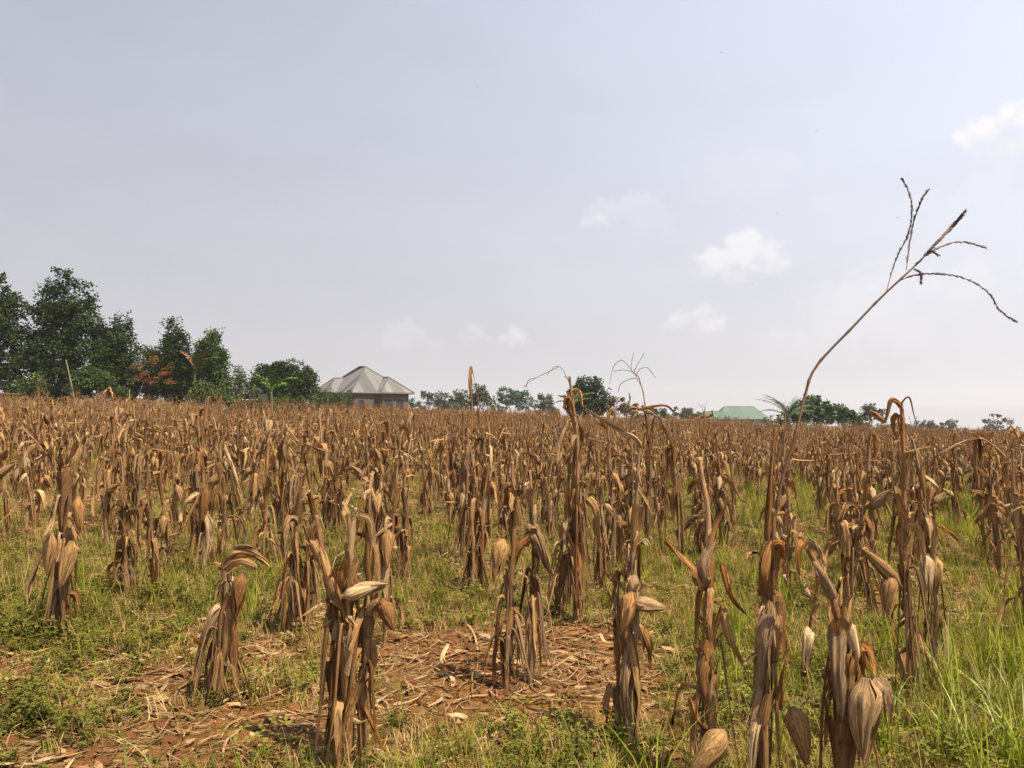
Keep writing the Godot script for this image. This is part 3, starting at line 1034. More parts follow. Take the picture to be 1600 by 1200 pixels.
func weed_mesh(stems: int, h: float, leaf: float) -> Mesh:
	var mb := Mb.new()
	for k in stems:
		var az := rf(0, TAU)
		var d := Vector3(cos(az), 0, sin(az))
		var hh := h * rf(0.5, 1.1)
		var lean := rf(0.3, 1.2)
		var p := smooth([Vector3(d.x, 0, d.z) * 0.01 - Vector3(0, 0.01, 0), d * hh * lean * 0.4 + Vector3(0, hh * 0.6, 0), d * hh * lean + Vector3(0, hh, 0)], 4)
		tube(mb, p, rads(5, 0.0016, 0.0008), 3, Color(1.1, 0.8, 0.7))
		for j in 7:
			var a := along(p, rf(0.2, 1.0))
			var la := rf(0, TAU)
			var ld := Vector3(cos(la), rf(-0.2, 0.6), sin(la)).normalized()
			var sd := ld.cross(Vector3.UP).normalized()
			var L := leaf * rf(0.6, 1.2)
			var o: Vector3 = a[0]
			var c := Color.WHITE * rf(0.75, 1.25)
			var up := sd.cross(ld) * L * 0.08
			mb.tri(o, o + ld * L * 0.5 + sd * L * 0.27 + up, o + ld * L, c)
			mb.tri(o, o + ld * L, o + ld * L * 0.5 - sd * L * 0.27 + up, c)
	return mb.mesh()
func litter_mesh(length: float, width: float) -> Mb:
	var mb := Mb.new()
	var c := []
	var a := rf(-0.5, 0.5)
	for i in 4:
		c.append(Vector3(length * (i / 3.0 - 0.5), rf(0.003, 0.02) + (length * 0.12 if i % 3 == 0 and rng.randf() < 0.4 else 0.0), sin(i * 1.3 + a) * length * 0.12))
	ribbon(mb, smooth(c, 7), width, rf(-0.8, 0.9), rf(-1.2, 1.2), Vector3(0, 0, 1), Color(1, 1, 1), 4, 0.5, 0.2, 0.35)
	return mb
func clod_mesh(seed_: int) -> Mesh:
	var mb := Mb.new()
	var rows := 7
	var cols := 10
	var pts := PackedVector3Array()
	for i in rows:
		var th := PI * i / (rows - 1)
		for k in cols:
			var ph := TAU * (k % (cols - 1)) / (cols - 1)
			var d := Vector3(sin(th) * cos(ph), cos(th), sin(th) * sin(ph))
			pts.append(d * (1.0 + 0.55 * noise.get_noise_3dv(d * 70.0 + Vector3(seed_ * 40, 0, 0))) * Vector3(1, 0.62, 0.85))
	mb.grid(rows, cols, pts, Color.WHITE, 1, 0, 1, 0, true)
	return mb.mesh()

var bare := []      # [x, z, radius, strength] patches with little green
var lush := []      # [x, z, radius, strength] patches of thick green
func greenness(x: float, z: float) -> float:
	var g := 0.52 + 0.6 * noise.get_noise_2d(x * 14.0 + 200.0, z * 14.0) + 0.65 * noise.get_noise_2d(x * 45.0, z * 45.0 + 90.0)
	for b in bare:
		var d: float = Vector2(x - b[0], z - b[1]).length() / b[2]
		if d < 2.0: g -= 0.68 * b[3] * exp(-d * d * 1.5)
	for b in lush:
		var d: float = Vector2(x - b[0], z - b[1]).length() / b[2]
		if d < 2.0: g += b[3] * exp(-d * d * 1.5)
	return clampf(g, 0.0, 1.0)
func lines(dense0: float, dense1: float, lo: float, hi: float, step: float, grow: float) -> PackedFloat32Array:
	var out := PackedFloat32Array()
	var x := dense0
	var left := []
	var s := step
	while x > lo:
		s = step + grow * (dense0 - x)
		x -= s
		left.append(x)
	left.reverse()
	out.append_array(PackedFloat32Array(left))
	x = dense0
	while x < dense1:
		out.append(x); x += step
	while x < hi:
		out.append(x)
		x += step + grow * (x - dense1)
	out.append(hi)
	return out
func ground() -> void:
	var xs := lines(-4.5, 4.5, -420.0, 420.0, 0.05, 0.05)
	var zs := lines(-8.0, -2.2, -520.0, 60.0, 0.05, 0.05)
	var mb := Mb.new()
	var nx := xs.size()
	var red := Color(0.21, 0.092, 0.033)
	var dun := Color(0.2, 0.122, 0.05)
	var moss := Color(0.13, 0.125, 0.05)
	for z in zs:
		for x in xs:
			var y := gh(x, z)
			mb.v.append(Vector3(x, y, z))
			var nn := Vector3(TILT, 1, 0)
			if absf(x) < 30.0 and absf(z) < 40.0:
				nn = Vector3(gh(x - 0.02, z) - gh(x + 0.02, z), 0.04, gh(x, z - 0.02) - gh(x, z + 0.02))
			mb.n.append(nn.normalized())
			mb.uv.append(Vector2(x, z))
			var g := greenness(x, z)
			var k := clampf(0.5 + 0.9 * noise.get_noise_2d(x * 60.0, z * 60.0 + 33.0), 0, 1)
			mb.c.append(red.lerp(dun, k).lerp(moss, clampf(g * 0.5, 0, 1)))
	for r in zs.size() - 1:
		for k in nx - 1:
			var a := r * nx + k
			mb.ix.append_array(PackedInt32Array([a, a + 1, a + nx, a + 1, a + nx + 1, a + nx]))
	var o := part("ground", mb, M.soil, self)
	o.set_meta("kind", "structure")

func scatter() -> void:
	rng.seed = 1234
	var grasses := [grass_mesh(16, 0.05, 0.14, 0.07, 0.0042, 0.7, 3), grass_mesh(12, 0.08, 0.22, 0.06, 0.005, 0.6, 3), grass_mesh(20, 0.03, 0.10, 0.09, 0.004, 0.9, 2)]
	var tall := [grass_mesh(14, 0.2, 0.42, 0.06, 0.007, 0.6, 4), grass_mesh(10, 0.25, 0.55, 0.05, 0.008, 0.5, 4)]
	var far_grass := [grass_mesh(16, 0.12, 0.34, 0.16, 0.012, 0.5, 2)]
	var weeds := [weed_mesh(8, 0.09, 0.022), weed_mesh(6, 0.13, 0.028), weed_mesh(10, 0.06, 0.016)]
	var straws := []
	for k in 7: straws.append(litter_mesh([0.05, 0.08, 0.12, 0.07, 0.2, 0.1, 0.16][k], [0.012, 0.02, 0.006, 0.016, 0.014, 0.03, 0.007][k]).mesh())
	var clods := [clod_mesh(1), clod_mesh(2), clod_mesh(3)]
	var X := {}
	var C := {}
	var put := func(key: String, t: Transform3D, c: Color) -> void:
		if not X.has(key):
			X[key] = []; C[key] = []
		X[key].append(t); C[key].append(c)
	var gcols := [Color(0.17, 0.155, 0.018), Color(0.215, 0.172, 0.03), Color(0.105, 0.138, 0.014), Color(0.28, 0.205, 0.055), Color(0.135, 0.165, 0.016)]
	var zone := func(n: int, d0: float, d1: float) -> Vector3:
		var d := sqrt(lerpf(d0 * d0, d1 * d1, rng.randf()))
		var x := rf(-0.74, 0.74) * d
		return Vector3(x, gh(x, -d), -d)
	var place := func(p: Vector3, s: float) -> Transform3D:
		var b := Basis(Vector3.UP, rf(0, TAU)).scaled(Vector3.ONE * s)
		return Transform3D(Basis(Vector3(1, 0, 0), rf(-0.15, 0.15)) * b, p)
	for band in [[30000, 2.2, 9.0], [26000, 9.0, 18.0]]:
		for k in band[0]:
			var p: Vector3 = zone.call(0, band[1], band[2])
			var g := greenness(p.x, p.z)
			if rng.randf() > g * 1.15: continue
			var c: Color = pick(gcols) * rf(0.75, 1.25)
			if rng.randf() < 0.38: c = Color(0.36, 0.245, 0.105) * rf(0.7, 1.1)
			var kind := rng.randf()
			if kind < 0.86 - 0.5 * smoothstep(-0.25, -0.6, p.x / -p.z) * smoothstep(7.0, 4.0, -p.z): put.call("g%d" % (rng.randi() % 3), place.call(p, rf(0.6, 1.35)), c)
			else: put.call("w%d" % (rng.randi() % 3), place.call(p, rf(0.6, 1.4)), Color(0.09, 0.092, 0.015) * rf(0.6, 1.4))
	for k in 5200:       # taller grass, thick on the right
		var p: Vector3 = zone.call(0, 2.6, 20.0)
		var bias := smoothstep(-0.05, 0.55, p.x / -p.z)
		if rng.randf() > greenness(p.x, p.z) * (0.06 + 0.94 * bias): continue
		put.call("t%d" % (rng.randi() % 2), place.call(p, rf(0.6, 1.1)), Color(0.2, 0.22, 0.02) * rf(0.75, 1.3))
	for k in 16000:
		var p: Vector3 = zone.call(0, 18.0, 60.0)
		if rng.randf() > greenness(p.x, p.z) * 0.9: continue
		put.call("f0", place.call(p, rf(0.7, 1.4)), pick(gcols) * rf(0.8, 1.2))
	for k in 70000:      # dry litter
		var p: Vector3 = zone.call(0, 2.2, 16.0)
		var g := greenness(p.x, p.z)
		if rng.randf() > 0.95 - g * 0.3: continue
		var t: Transform3D = place.call(p + Vector3(0, 0.004, 0), rf(0.6, 1.5))
		put.call("l%d" % pick([0, 2, 2, 2, 4, 4, 6, 6, 6, 1, 3, 5]), t, leafcol().lerp(PALE, rf(0.0, 0.5)) * rf(0.8, 1.15))
	for k in 16000:
		var p: Vector3 = zone.call(0, 2.2, 10.0)
		var g := greenness(p.x, p.z)
		if rng.randf() < g * 0.9: continue
		var s := pow(rng.randf(), 3.5) * 0.045 + 0.007
		put.call("c%d" % (rng.randi() % 3), place.call(p, s), Color(0.21, 0.092, 0.035) * rf(0.7, 1.2))
	var gr := tag(Node3D.new(), "short yellow-green grass growing between the maize plants", "grass", "", "stuff") as Node3D
	gr.name = "grass"; add_child(gr)
	var we := tag(Node3D.new(), "low green broad-leaved weeds covering the field floor", "weeds", "", "stuff") as Node3D
	we.name = "weeds"; add_child(we)
	var li := tag(Node3D.new(), "dry maize leaf scraps and straw strewn on the soil", "leaf litter", "", "stuff") as Node3D
	li.name = "leaf_litter"; add_child(li)
	var so := tag(Node3D.new(), "crumbs and small clods of red soil", "soil crumbs", "", "stuff") as Node3D
	so.name = "soil_crumbs"; add_child(so)
	for i in 3:
		many("short_grass", grasses[i], M.grass, X.get("g%d" % i, []), C.get("g%d" % i, []), gr)
		many("weed", weeds[i], M.foliage, X.get("w%d" % i, []), C.get("w%d" % i, []), we)
		many("crumb", clods[i], M.soil, X.get("c%d" % i, []), C.get("c%d" % i, []), so)
	for i in 2: many("tall_grass", tall[i], M.grass, X.get("t%d" % i, []), C.get("t%d" % i, []), gr)
	many("far_grass", far_grass[0], M.grass, X.get("f0", []), C.get("f0", []), gr)
	for i in 7: many("scrap", straws[i], M.leaf, X.get("l%d" % i, []), C.get("l%d" % i, []), li)
	# the larger fallen leaves, one by one
	var big := []
	for k in 5: big.append(litter_mesh(rf(0.22, 0.42), rf(0.03, 0.065)))
	var tints := [TAN, PALE, GREY, PALE, BROWN]
	var words := ["tan", "pale straw-coloured", "greyish", "bleached", "dark brown"]
	var meshes := []
	for k in 5:
		var mb: Mb = big[k]
		for i in mb.c.size(): mb.c[i] = mb.c[i] * tints[k]
		meshes.append(mb.mesh())
	for k in 170:
		var p: Vector3 = zone.call(0, 2.6, 8.0)
		var g := greenness(p.x, p.z)
		if rng.randf() < g * 0.9: continue
		var i := rng.randi() % 5
		var o := part("fallen_leaf", meshes[i], M.leaf, self)
		o.transform = place.call(p + Vector3(0, 0.012, 0), rf(0.6, 1.1))
		tag(o, "%s dry maize leaf lying on the ground among litter" % words[i], "fallen leaf", "fallen maize leaves on the ground")
	for k in 44:
		var p: Vector3 = zone.call(0, 2.8, 7.5)
		var mb := Mb.new()
		var L := rf(0.25, 0.6)
		tube(mb, smooth([Vector3(-L * 0.5, 0.012, 0), Vector3(0, 0.022, rf(-.02, .02)), Vector3(L * 0.5, 0.012, 0)], 5), rads(6, 0.010, 0.007), 6, TAN * rf(0.7, 1.2))
		var o := part("fallen_stalk", mb, M.stalk, self)
		o.position = p
		o.rotation.y = rf(0, TAU)
		tag(o, "%s broken piece of dry maize stalk lying on the ground" % ("short" if L < 0.36 else ("long" if L > 0.5 else "hand-long")), "fallen stalk", "broken maize stalks on the ground")

# ---------------------------------------------------------------- the plants of the field
func heroes() -> void:
	rng.seed = 99
	var R := RUST.lerp(TAN, 0.5)
	hero("reddish-tan maize plant with three plump hanging ears beside green weeds", [100, 1005], [[99, 900], [103, 800], [112, 720], [131, 683]], {"leaves": 5, "skirt": 5, "stalk_col": R, "ear_at": [[[82, 832], [73, 900], 0.04, TAN, 0.02], [[112, 845], [98, 915], 0.042, TAN, 0.05], [[122, 775], [124, 835], 0.036, R, 0.0]], "leaf_at": [[[[108, 760], [115, 720], [128, 690], [136, 678]], 0.045, TAN, 0.7], [[[95, 905], [78, 930], [74, 990]], 0.05, GREY, 0.6]]})
	hero("slim maize stalk leaning against the plant with three ears", [88, 1003], [[90, 920], [95, 830], [105, 745]], {"leaves": 5, "skirt": 4})
	hero("short maize stump with a bundle of folded leaves on top", [343, 1103], [[344, 1000], [354, 920], [350, 876]], {"leaves": 2, "skirt": 11, "tone": 1.0, "ear_at": [[[378, 895], [368, 965], 0.035, BROWN, 0.02]], "leaf_at": [[[[348, 890], [365, 862], [395, 862], [425, 884]], 0.055, TAN, 0.8], [[[348, 888], [372, 868], [400, 872], [418, 882]], 0.05, BROWN, 0.9], [[[350, 892], [375, 878], [408, 889]], 0.05, TAN, 0.5], [[[350, 880], [372, 855], [402, 858]], 0.035, GREY, 0.6], [[[345, 945], [325, 985], [312, 1030], [300, 1100]], 0.05, GREY, 0.8], [[[347, 945], [358, 965], [350, 1040], [340, 1100]], 0.05, TAN, 0.7], [[[345, 945], [330, 960], [322, 1000]], 0.035, PALE, 0.7], [[[352, 945], [366, 970], [368, 1040], [375, 1095]], 0.05, BROWN, 0.8], [[[322, 1010], [305, 1000], [292, 975]], 0.03, RUST, 0.8]]})
	hero("maize plant with a pale curled leaf sticking out sideways", [312, 905], [[320, 830], [318, 750], [312, 690], [308, 645]], {"leaves": 7, "skirt": 5, "ear_at": [[[322, 760], [318, 815], 0.04, BROWN, 0.05]], "leaf_at": [[[[310, 770], [292, 782], [283, 800], [281, 818]], 0.05, PALE * 1.15, 0.4], [[[318, 800], [327, 830], [318, 900]], 0.08, PALE, 0.4]]})
	hero("maize plant with long leaves drooping down its right flank", [344, 885], [[350, 800], [345, 720], [334, 652]], {"leaves": 8, "skirt": 3, "leaf_at": [[[[350, 715], [362, 730], [370, 780]], 0.05, TAN, 0.6], [[[350, 700], [366, 740], [382, 790]], 0.045, PALE, 0.7]]})
	hero("grey-brown maize plant wrapped in a thick skirt of dead leaves", [450, 998], [[455, 900], [465, 820], [472, 740]], {"leaves": 7, "skirt": 13, "tone": 1.0})
	hero("crooked maize stalk beside the plant with the thick leaf skirt", [474, 990], [[478, 900], [490, 820], [480, 725]], {"leaves": 7, "skirt": 9, "tone": 1.0, "leaf_at": [[[[494, 820], [502, 860], [514, 930]], 0.05, BROWN, 0.7]]})
	hero("maize stalk carrying a pale ear laid out sideways", [524, 1197], [[525, 1100], [522, 1000], [520, 935], [508, 880], [494, 805]], {"leaves": 3, "skirt": 4, "tone": 1.0, "r0": 0.015, "ear_at": [[[535, 932], [606, 912], 0.03, PALE, 0.05]], "leaf_at": [[[[520, 935], [512, 900], [498, 850]], 0.055, TAN, 0.7], [[[522, 930], [532, 900], [540, 865]], 0.06, RUST, 0.9], [[[556, 1085], [535, 1130], [490, 1196]], 0.018, TAN, 0.9], [[[525, 1000], [520, 1090], [505, 1190]], 0.05, DARK, 0.7]]})
	hero("straight maize stalk with jointed upright top and drooping ear", [565, 1197], [[570, 1080], [572, 990], [577, 900], [578, 800], [580, 740]], {"leaves": 3, "skirt": 4, "tone": 1.0, "r0": 0.0135, "ear_at": [[[596, 935], [612, 985], 0.036, BROWN, 0.0]], "leaf_at": [[[[578, 920], [574, 860], [580, 795]], 0.035, BROWN, 1.0], [[[560, 1095], [580, 1130], [604, 1185]], 0.03, RUST, 0.8], [[[568, 960], [592, 940], [608, 965]], 0.055, GREY, 0.5]]})
	hero("dark middle maize stalk between a straight and a bent stalk", [545, 1203], [[541, 1100], [545, 1000], [544, 930], [548, 850], [544, 800]], {"leaves": 4, "skirt": 5, "tone": 1.0, "r0": 0.014})
	hero("maize plant with one pinkish-brown ear hanging from its side", [600, 1012], [[605, 900], [614, 820], [620, 740], [626, 680]], {"leaves": 6, "skirt": 5, "ear_at": [[[606, 828], [606, 890], 0.04, TAN.lerp(RUST, 0.3), 0.06]]})
	hero("maize plant with a fringe of thin brown leaves to its right", [628, 915], [[634, 820], [630, 740], [622, 668]], {"leaves": 9, "skirt": 8})
	hero("maize plant with a wide skirt of fine shredded leaves", [735, 938], [[740, 860], [745, 780], [735, 695]], {"leaves": 6, "skirt": 15})
	hero("thin maize stalk rising out of a wide skirt of leaves", [757, 934], [[752, 850], [760, 750], [757, 700]], {"leaves": 6, "skirt": 9, "ears": 1})
	hero("maize plant over bare red soil with one plump ear", [790, 1088], [[795, 980], [800, 880], [805, 800], [800, 722]], {"leaves": 6, "skirt": 8, "tone": 1.0, "r0": 0.015, "ear_at": [[[786, 842], [773, 905], 0.045, TAN.lerp(BROWN, 0.4), 0.05]]})
	hero("maize plant over bare red soil with a broad grey husk hanging", [828, 1075], [[835, 960], [838, 880], [832, 800], [828, 735]], {"leaves": 5, "skirt": 6, "r0": 0.013, "leaf_at": [[[[824, 818], [842, 840], [856, 885], [868, 910]], 0.085, GREY, 0.4], [[[815, 850], [830, 838], [845, 872]], 0.08, TAN, 0.6]]})
	hero("tall maize plant with a rust-coloured leaf tuft at its tip", [897, 980], [[899, 900], [901, 800], [903, 700], [896, 640], [890, 588]], {"leaves": 7, "skirt": 9, "r0": 0.016, "tone": 1.0, "leaf_at": [[[[895, 640], [886, 622], [880, 650]], 0.045, ORANGE, 0.6], [[[906, 850], [908, 905], [917, 965]], 0.045, ORANGE, 0.4], [[[918, 778], [932, 800], [936, 865]], 0.085, TAN, 0.4]]})
	hero("leafy maize plant crowding the tall rust-tipped one", [876, 978], [[880, 880], [886, 800], [884, 730]], {"leaves": 9, "skirt": 10, "ears": 1})
	hero("maize plant topped by a long pale leaf bent to one side", [985, 1172], [[985, 1080], [985, 1000], [988, 900], [993, 800], [1000, 690]], {"leaves": 3, "skirt": 3, "r0": 0.0145, "tone": 1.0, "upright": 0.0, "ear_at": [[[988, 925], [970, 992], 0.042, RUST.lerp(TAN, 0.5), 0.05], [[988, 940], [1040, 952], 0.032, PALE.lerp(RUST, 0.3), 0.08]], "leaf_at": [[[[1001, 700], [992, 684], [960, 668], [912, 636]], 0.035, PALE, 0.7], [[[1000, 985], [1012, 1010], [1016, 1050]], 0.075, BROWN, 0.5], [[[985, 1010], [975, 1080], [985, 1165]], 0.06, GREY, 0.6], [[[990, 990], [1000, 1080], [995, 1160]], 0.06, TAN, 0.6]]})
	hero("thin short maize shoot beside the pale-topped plant", [968, 1160], [[966, 1060], [966, 960], [952, 868]], {"leaves": 2, "skirt": 1, "r0": 0.008})
	hero("maize plant with a stiff dark leaf spearing up to one side", [1115, 1242], [[1111, 1150], [1108, 1050], [1110, 960], [1106, 890], [1106, 800], [1092, 715]], {"leaves": 3, "skirt": 3, "r0": 0.016, "stalk_col": TAN, "tone": 1.0, "ear_at": [[[1135, 1140], [1078, 1212], 0.05, TAN, 0.05]], "leaf_at": [[[[1105, 915], [1085, 885], [1060, 862], [1030, 836]], 0.075, BROWN, 0.9], [[[1112, 915], [1106, 880], [1118, 842]], 0.085, GREY, 0.4], [[[1128, 880], [1140, 928], [1150, 945], [1172, 966]], 0.028, ORANGE * 0.9, 0.4], [[[1130, 950], [1142, 1000], [1170, 1055]], 0.05, TAN, 0.7], [[[1105, 1000], [1098, 1060], [1108, 1110]], 0.06, BROWN, 0.6], [[[1080, 1090], [1092, 1125], [1120, 1150]], 0.04, RUST, 0.8]]})
	var tas := [[[1385, 455], [1400, 405], [1418, 368], [1425, 330], [1420, 300], [1410, 280]], [[1416, 422], [1421, 380], [1428, 345], [1440, 312], [1450, 297]], [[1440, 405], [1462, 380], [1485, 357], [1507, 331]], [[1430, 412], [1465, 388], [1500, 378], [1539, 387]], [[1402, 440], [1430, 430], [1470, 428], [1510, 436], [1545, 458], [1562, 485], [1586, 502]], [[1428, 420], [1438, 427], [1439, 442]], [[1448, 399], [1456, 393], [1466, 399]], [[1436, 408], [1460, 383], [1483, 358], [1505, 333]], [[1441, 403], [1464, 379], [1487, 354], [1508, 330]], [[1438, 407], [1461, 382], [1484, 356], [1504, 335]], [[1440, 406], [1463, 381], [1486, 358], [1503, 338]]]
	hero("tallest maize plant with a branching tassel bowed against the sky", [1195, 1262], [[1190, 1150], [1192, 1050], [1199, 950], [1207, 850], [1217, 770], [1240, 690], [1258, 620], [1272, 577], [1330, 513], [1390, 452], [1440, 406]], {"leaves": 2, "skirt": 3, "tmax": 0.35, "r0": 0.0155, "r1": 0.0038, "rpow": 0.45, "tassel_r": 0.0022, "spikelets": 6, "upright": 0.0, "stalk_col": DARK, "tassel_at": tas, "ear_at": [[[1238, 1105], [1262, 1195], 0.045, TAN.lerp(RUST, 0.3), 0.04]], "leaf_at": [[[[1200, 940], [1192, 1000], [1188, 1075], [1170, 1150]], 0.085, GREY, 0.7], [[[1210, 940], [1215, 1000], [1212, 1040]], 0.06, TAN, 0.5], [[[1218, 1110], [1222, 1060], [1233, 998]], 0.055, RUST, 0.9], [[[1204, 935], [1198, 890], [1205, 842]], 0.08, BROWN, 0.9], [[[1206, 850], [1222, 850], [1228, 880]], 0.05, RUST, 0.7], [[[1200, 845], [1204, 760], [1212, 655]], 0.035, BROWN, 1.0], [[[1196, 1100], [1180, 1160], [1175, 1230]], 0.06, PALE, 0.6]]})
	hero("maize stalk snapped and bent over above a huge loose-husked ear", [1318, 1300], [[1318, 1150], [1318, 1050], [1312, 980], [1300, 930], [1281, 890], [1262, 858], [1250, 836]], {"leaves": 1, "skirt": 2, "r0": 0.0165, "upright": 0.0, "tmax": 0.4, "ear_at": [[[1352, 1058], [1350, 1192], 0.056, PALE.lerp(TAN, 0.6), 0.03]], "leaf_at": [[[[1310, 975], [1308, 1050], [1316, 1150]], 0.075, GREY, 0.7], [[[1325, 975], [1336, 1020], [1332, 1070]], 0.06, PALE, 0.5], [[[1344, 1062], [1338, 1035], [1352, 1016], [1362, 1060]], 0.09, RUST, 0.4], [[[1368, 1058], [1388, 1085], [1390, 1140]], 0.06, GREY, 0.3], [[[1305, 935], [1285, 895], [1268, 872]], 0.055, GREY, 0.8], [[[1262, 860], [1272, 850], [1290, 890]], 0.05, PALE, 0.6], [[[1255, 845], [1249, 856], [1252, 905]], 0.03, RUST, 0.3]]})
	hero("tall maize plant in thick grass with an ear pointing upward", [1420, 1092], [[1420, 1000], [1416, 900], [1413, 800], [1412, 700], [1408, 628]], {"leaves": 6, "skirt": 6, "r0": 0.0155, "r1": 0.011, "ear_at": [[[1408, 918], [1345, 856], 0.034, BROWN.lerp(TAN, 0.5), 0.03], [[1392, 893], [1386, 965], 0.045, TAN.lerp(BROWN, 0.3), 0.05]], "leaf_at": [[[[1438, 985], [1450, 1030], [1468, 1092]], 0.035, TAN, 0.8], [[[1409, 634], [1394, 626], [1386, 662]], 0.04, RUST.lerp(TAN, 0.5), 0.7], [[[1385, 660], [1368, 648], [1358, 642]], 0.04, TAN, 0.6], [[[1408, 632], [1420, 621], [1428, 650], [1440, 690]], 0.012, BROWN, 0.8]]})
	hero("maize plant in thick grass with two pale ears close together", [1458, 1045], [[1462, 950], [1452, 850], [1440, 750], [1424, 682]], {"leaves": 7, "skirt": 5, "ear_at": [[[1448, 865], [1450, 925], 0.04, PALE, 0.06], [[1462, 870], [1464, 930], 0.04, TAN, 0.0]], "leaf_at": [[[[1470, 820], [1490, 835], [1502, 850]], 0.035, RUST, 0.7]]})
	hero("thin stem with a single bleached leaf hanging from it", [1258, 1085], [[1264, 1000], [1275, 930], [1282, 850]], {"leaves": 0, "r0": 0.006, "leaf_at": [[[[1268, 985], [1262, 1000], [1258, 1060]], 0.075, PALE * 1.2, 0.5]]})
	hero("maize plant with an open branching tassel thin against the sky", [1012, 885], [[1012, 760], [1010, 650], [1000, 595], [990, 582]], {"r0": 0.009, "upright": 0.0, "tmax": 0.5, "wrap": 6, "leaves": 4, "skirt": 5, "r1": 0.004, "tassel_r": 0.003, "tassel_at": [[[1000, 600], [992, 585], [986, 575], [990, 552]], [[990, 582], [996, 570], [1006, 553]], [[988, 580], [972, 563], [958, 574], [953, 600]], [[990, 582], [975, 578], [960, 580]], [[994, 588], [1000, 577], [1012, 575], [1024, 590]], [[996, 592], [985, 592], [970, 600], [966, 612]]]})
	hero("maize plant with a single folded leaf standing up as a hook", [746, 892], [[741, 780], [738, 680], [737, 600], [737, 576]], {"r0": 0.009, "upright": 0.0, "tmax": 0.5, "wrap": 6, "leaves": 4, "skirt": 5, "r1": 0.004, "leaf_at": [[[[737, 625], [734, 595], [737, 572], [743, 600]], 0.035, RUST.lerp(PALE, 0.4), 0.8]]})
	hero("maize plant whose thin tassel arches over and hangs down", [910, 880], [[906, 780], [898, 680], [890, 600], [882, 588]], {"r0": 0.009, "upright": 0.0, "tmax": 0.5, "wrap": 6, "leaves": 4, "skirt": 5, "r1": 0.004, "tassel_r": 0.003, "tassel_at": [[[890, 600], [878, 576], [866, 574], [855, 586]], [[872, 574], [855, 582], [835, 592], [818, 604]], [[838, 590], [826, 594], [822, 606]]]})
	hero("maize plant by the field edge bent over in a long arch", [1650, 930], [[1625, 820], [1592, 745], [1545, 690], [1505, 690], [1470, 708]], {"leaves": 4, "skirt": 3, "r1": 0.006})
	hero("bent maize stalk pointing up above the arched plant", [1660, 900], [[1640, 760], [1600, 695], [1570, 652]], {"leaves": 3, "skirt": 3})
	hero("snapped maize plant with its top folded down beside the tasselled one", [1062, 900], [[1060, 800], [1050, 700], [1028, 652], [1000, 640], [975, 630]], {"leaves": 6, "skirt": 4, "leaf_at": [[[[1000, 640], [1040, 634], [1060, 655]], 0.03, ORANGE, 0.6]]})

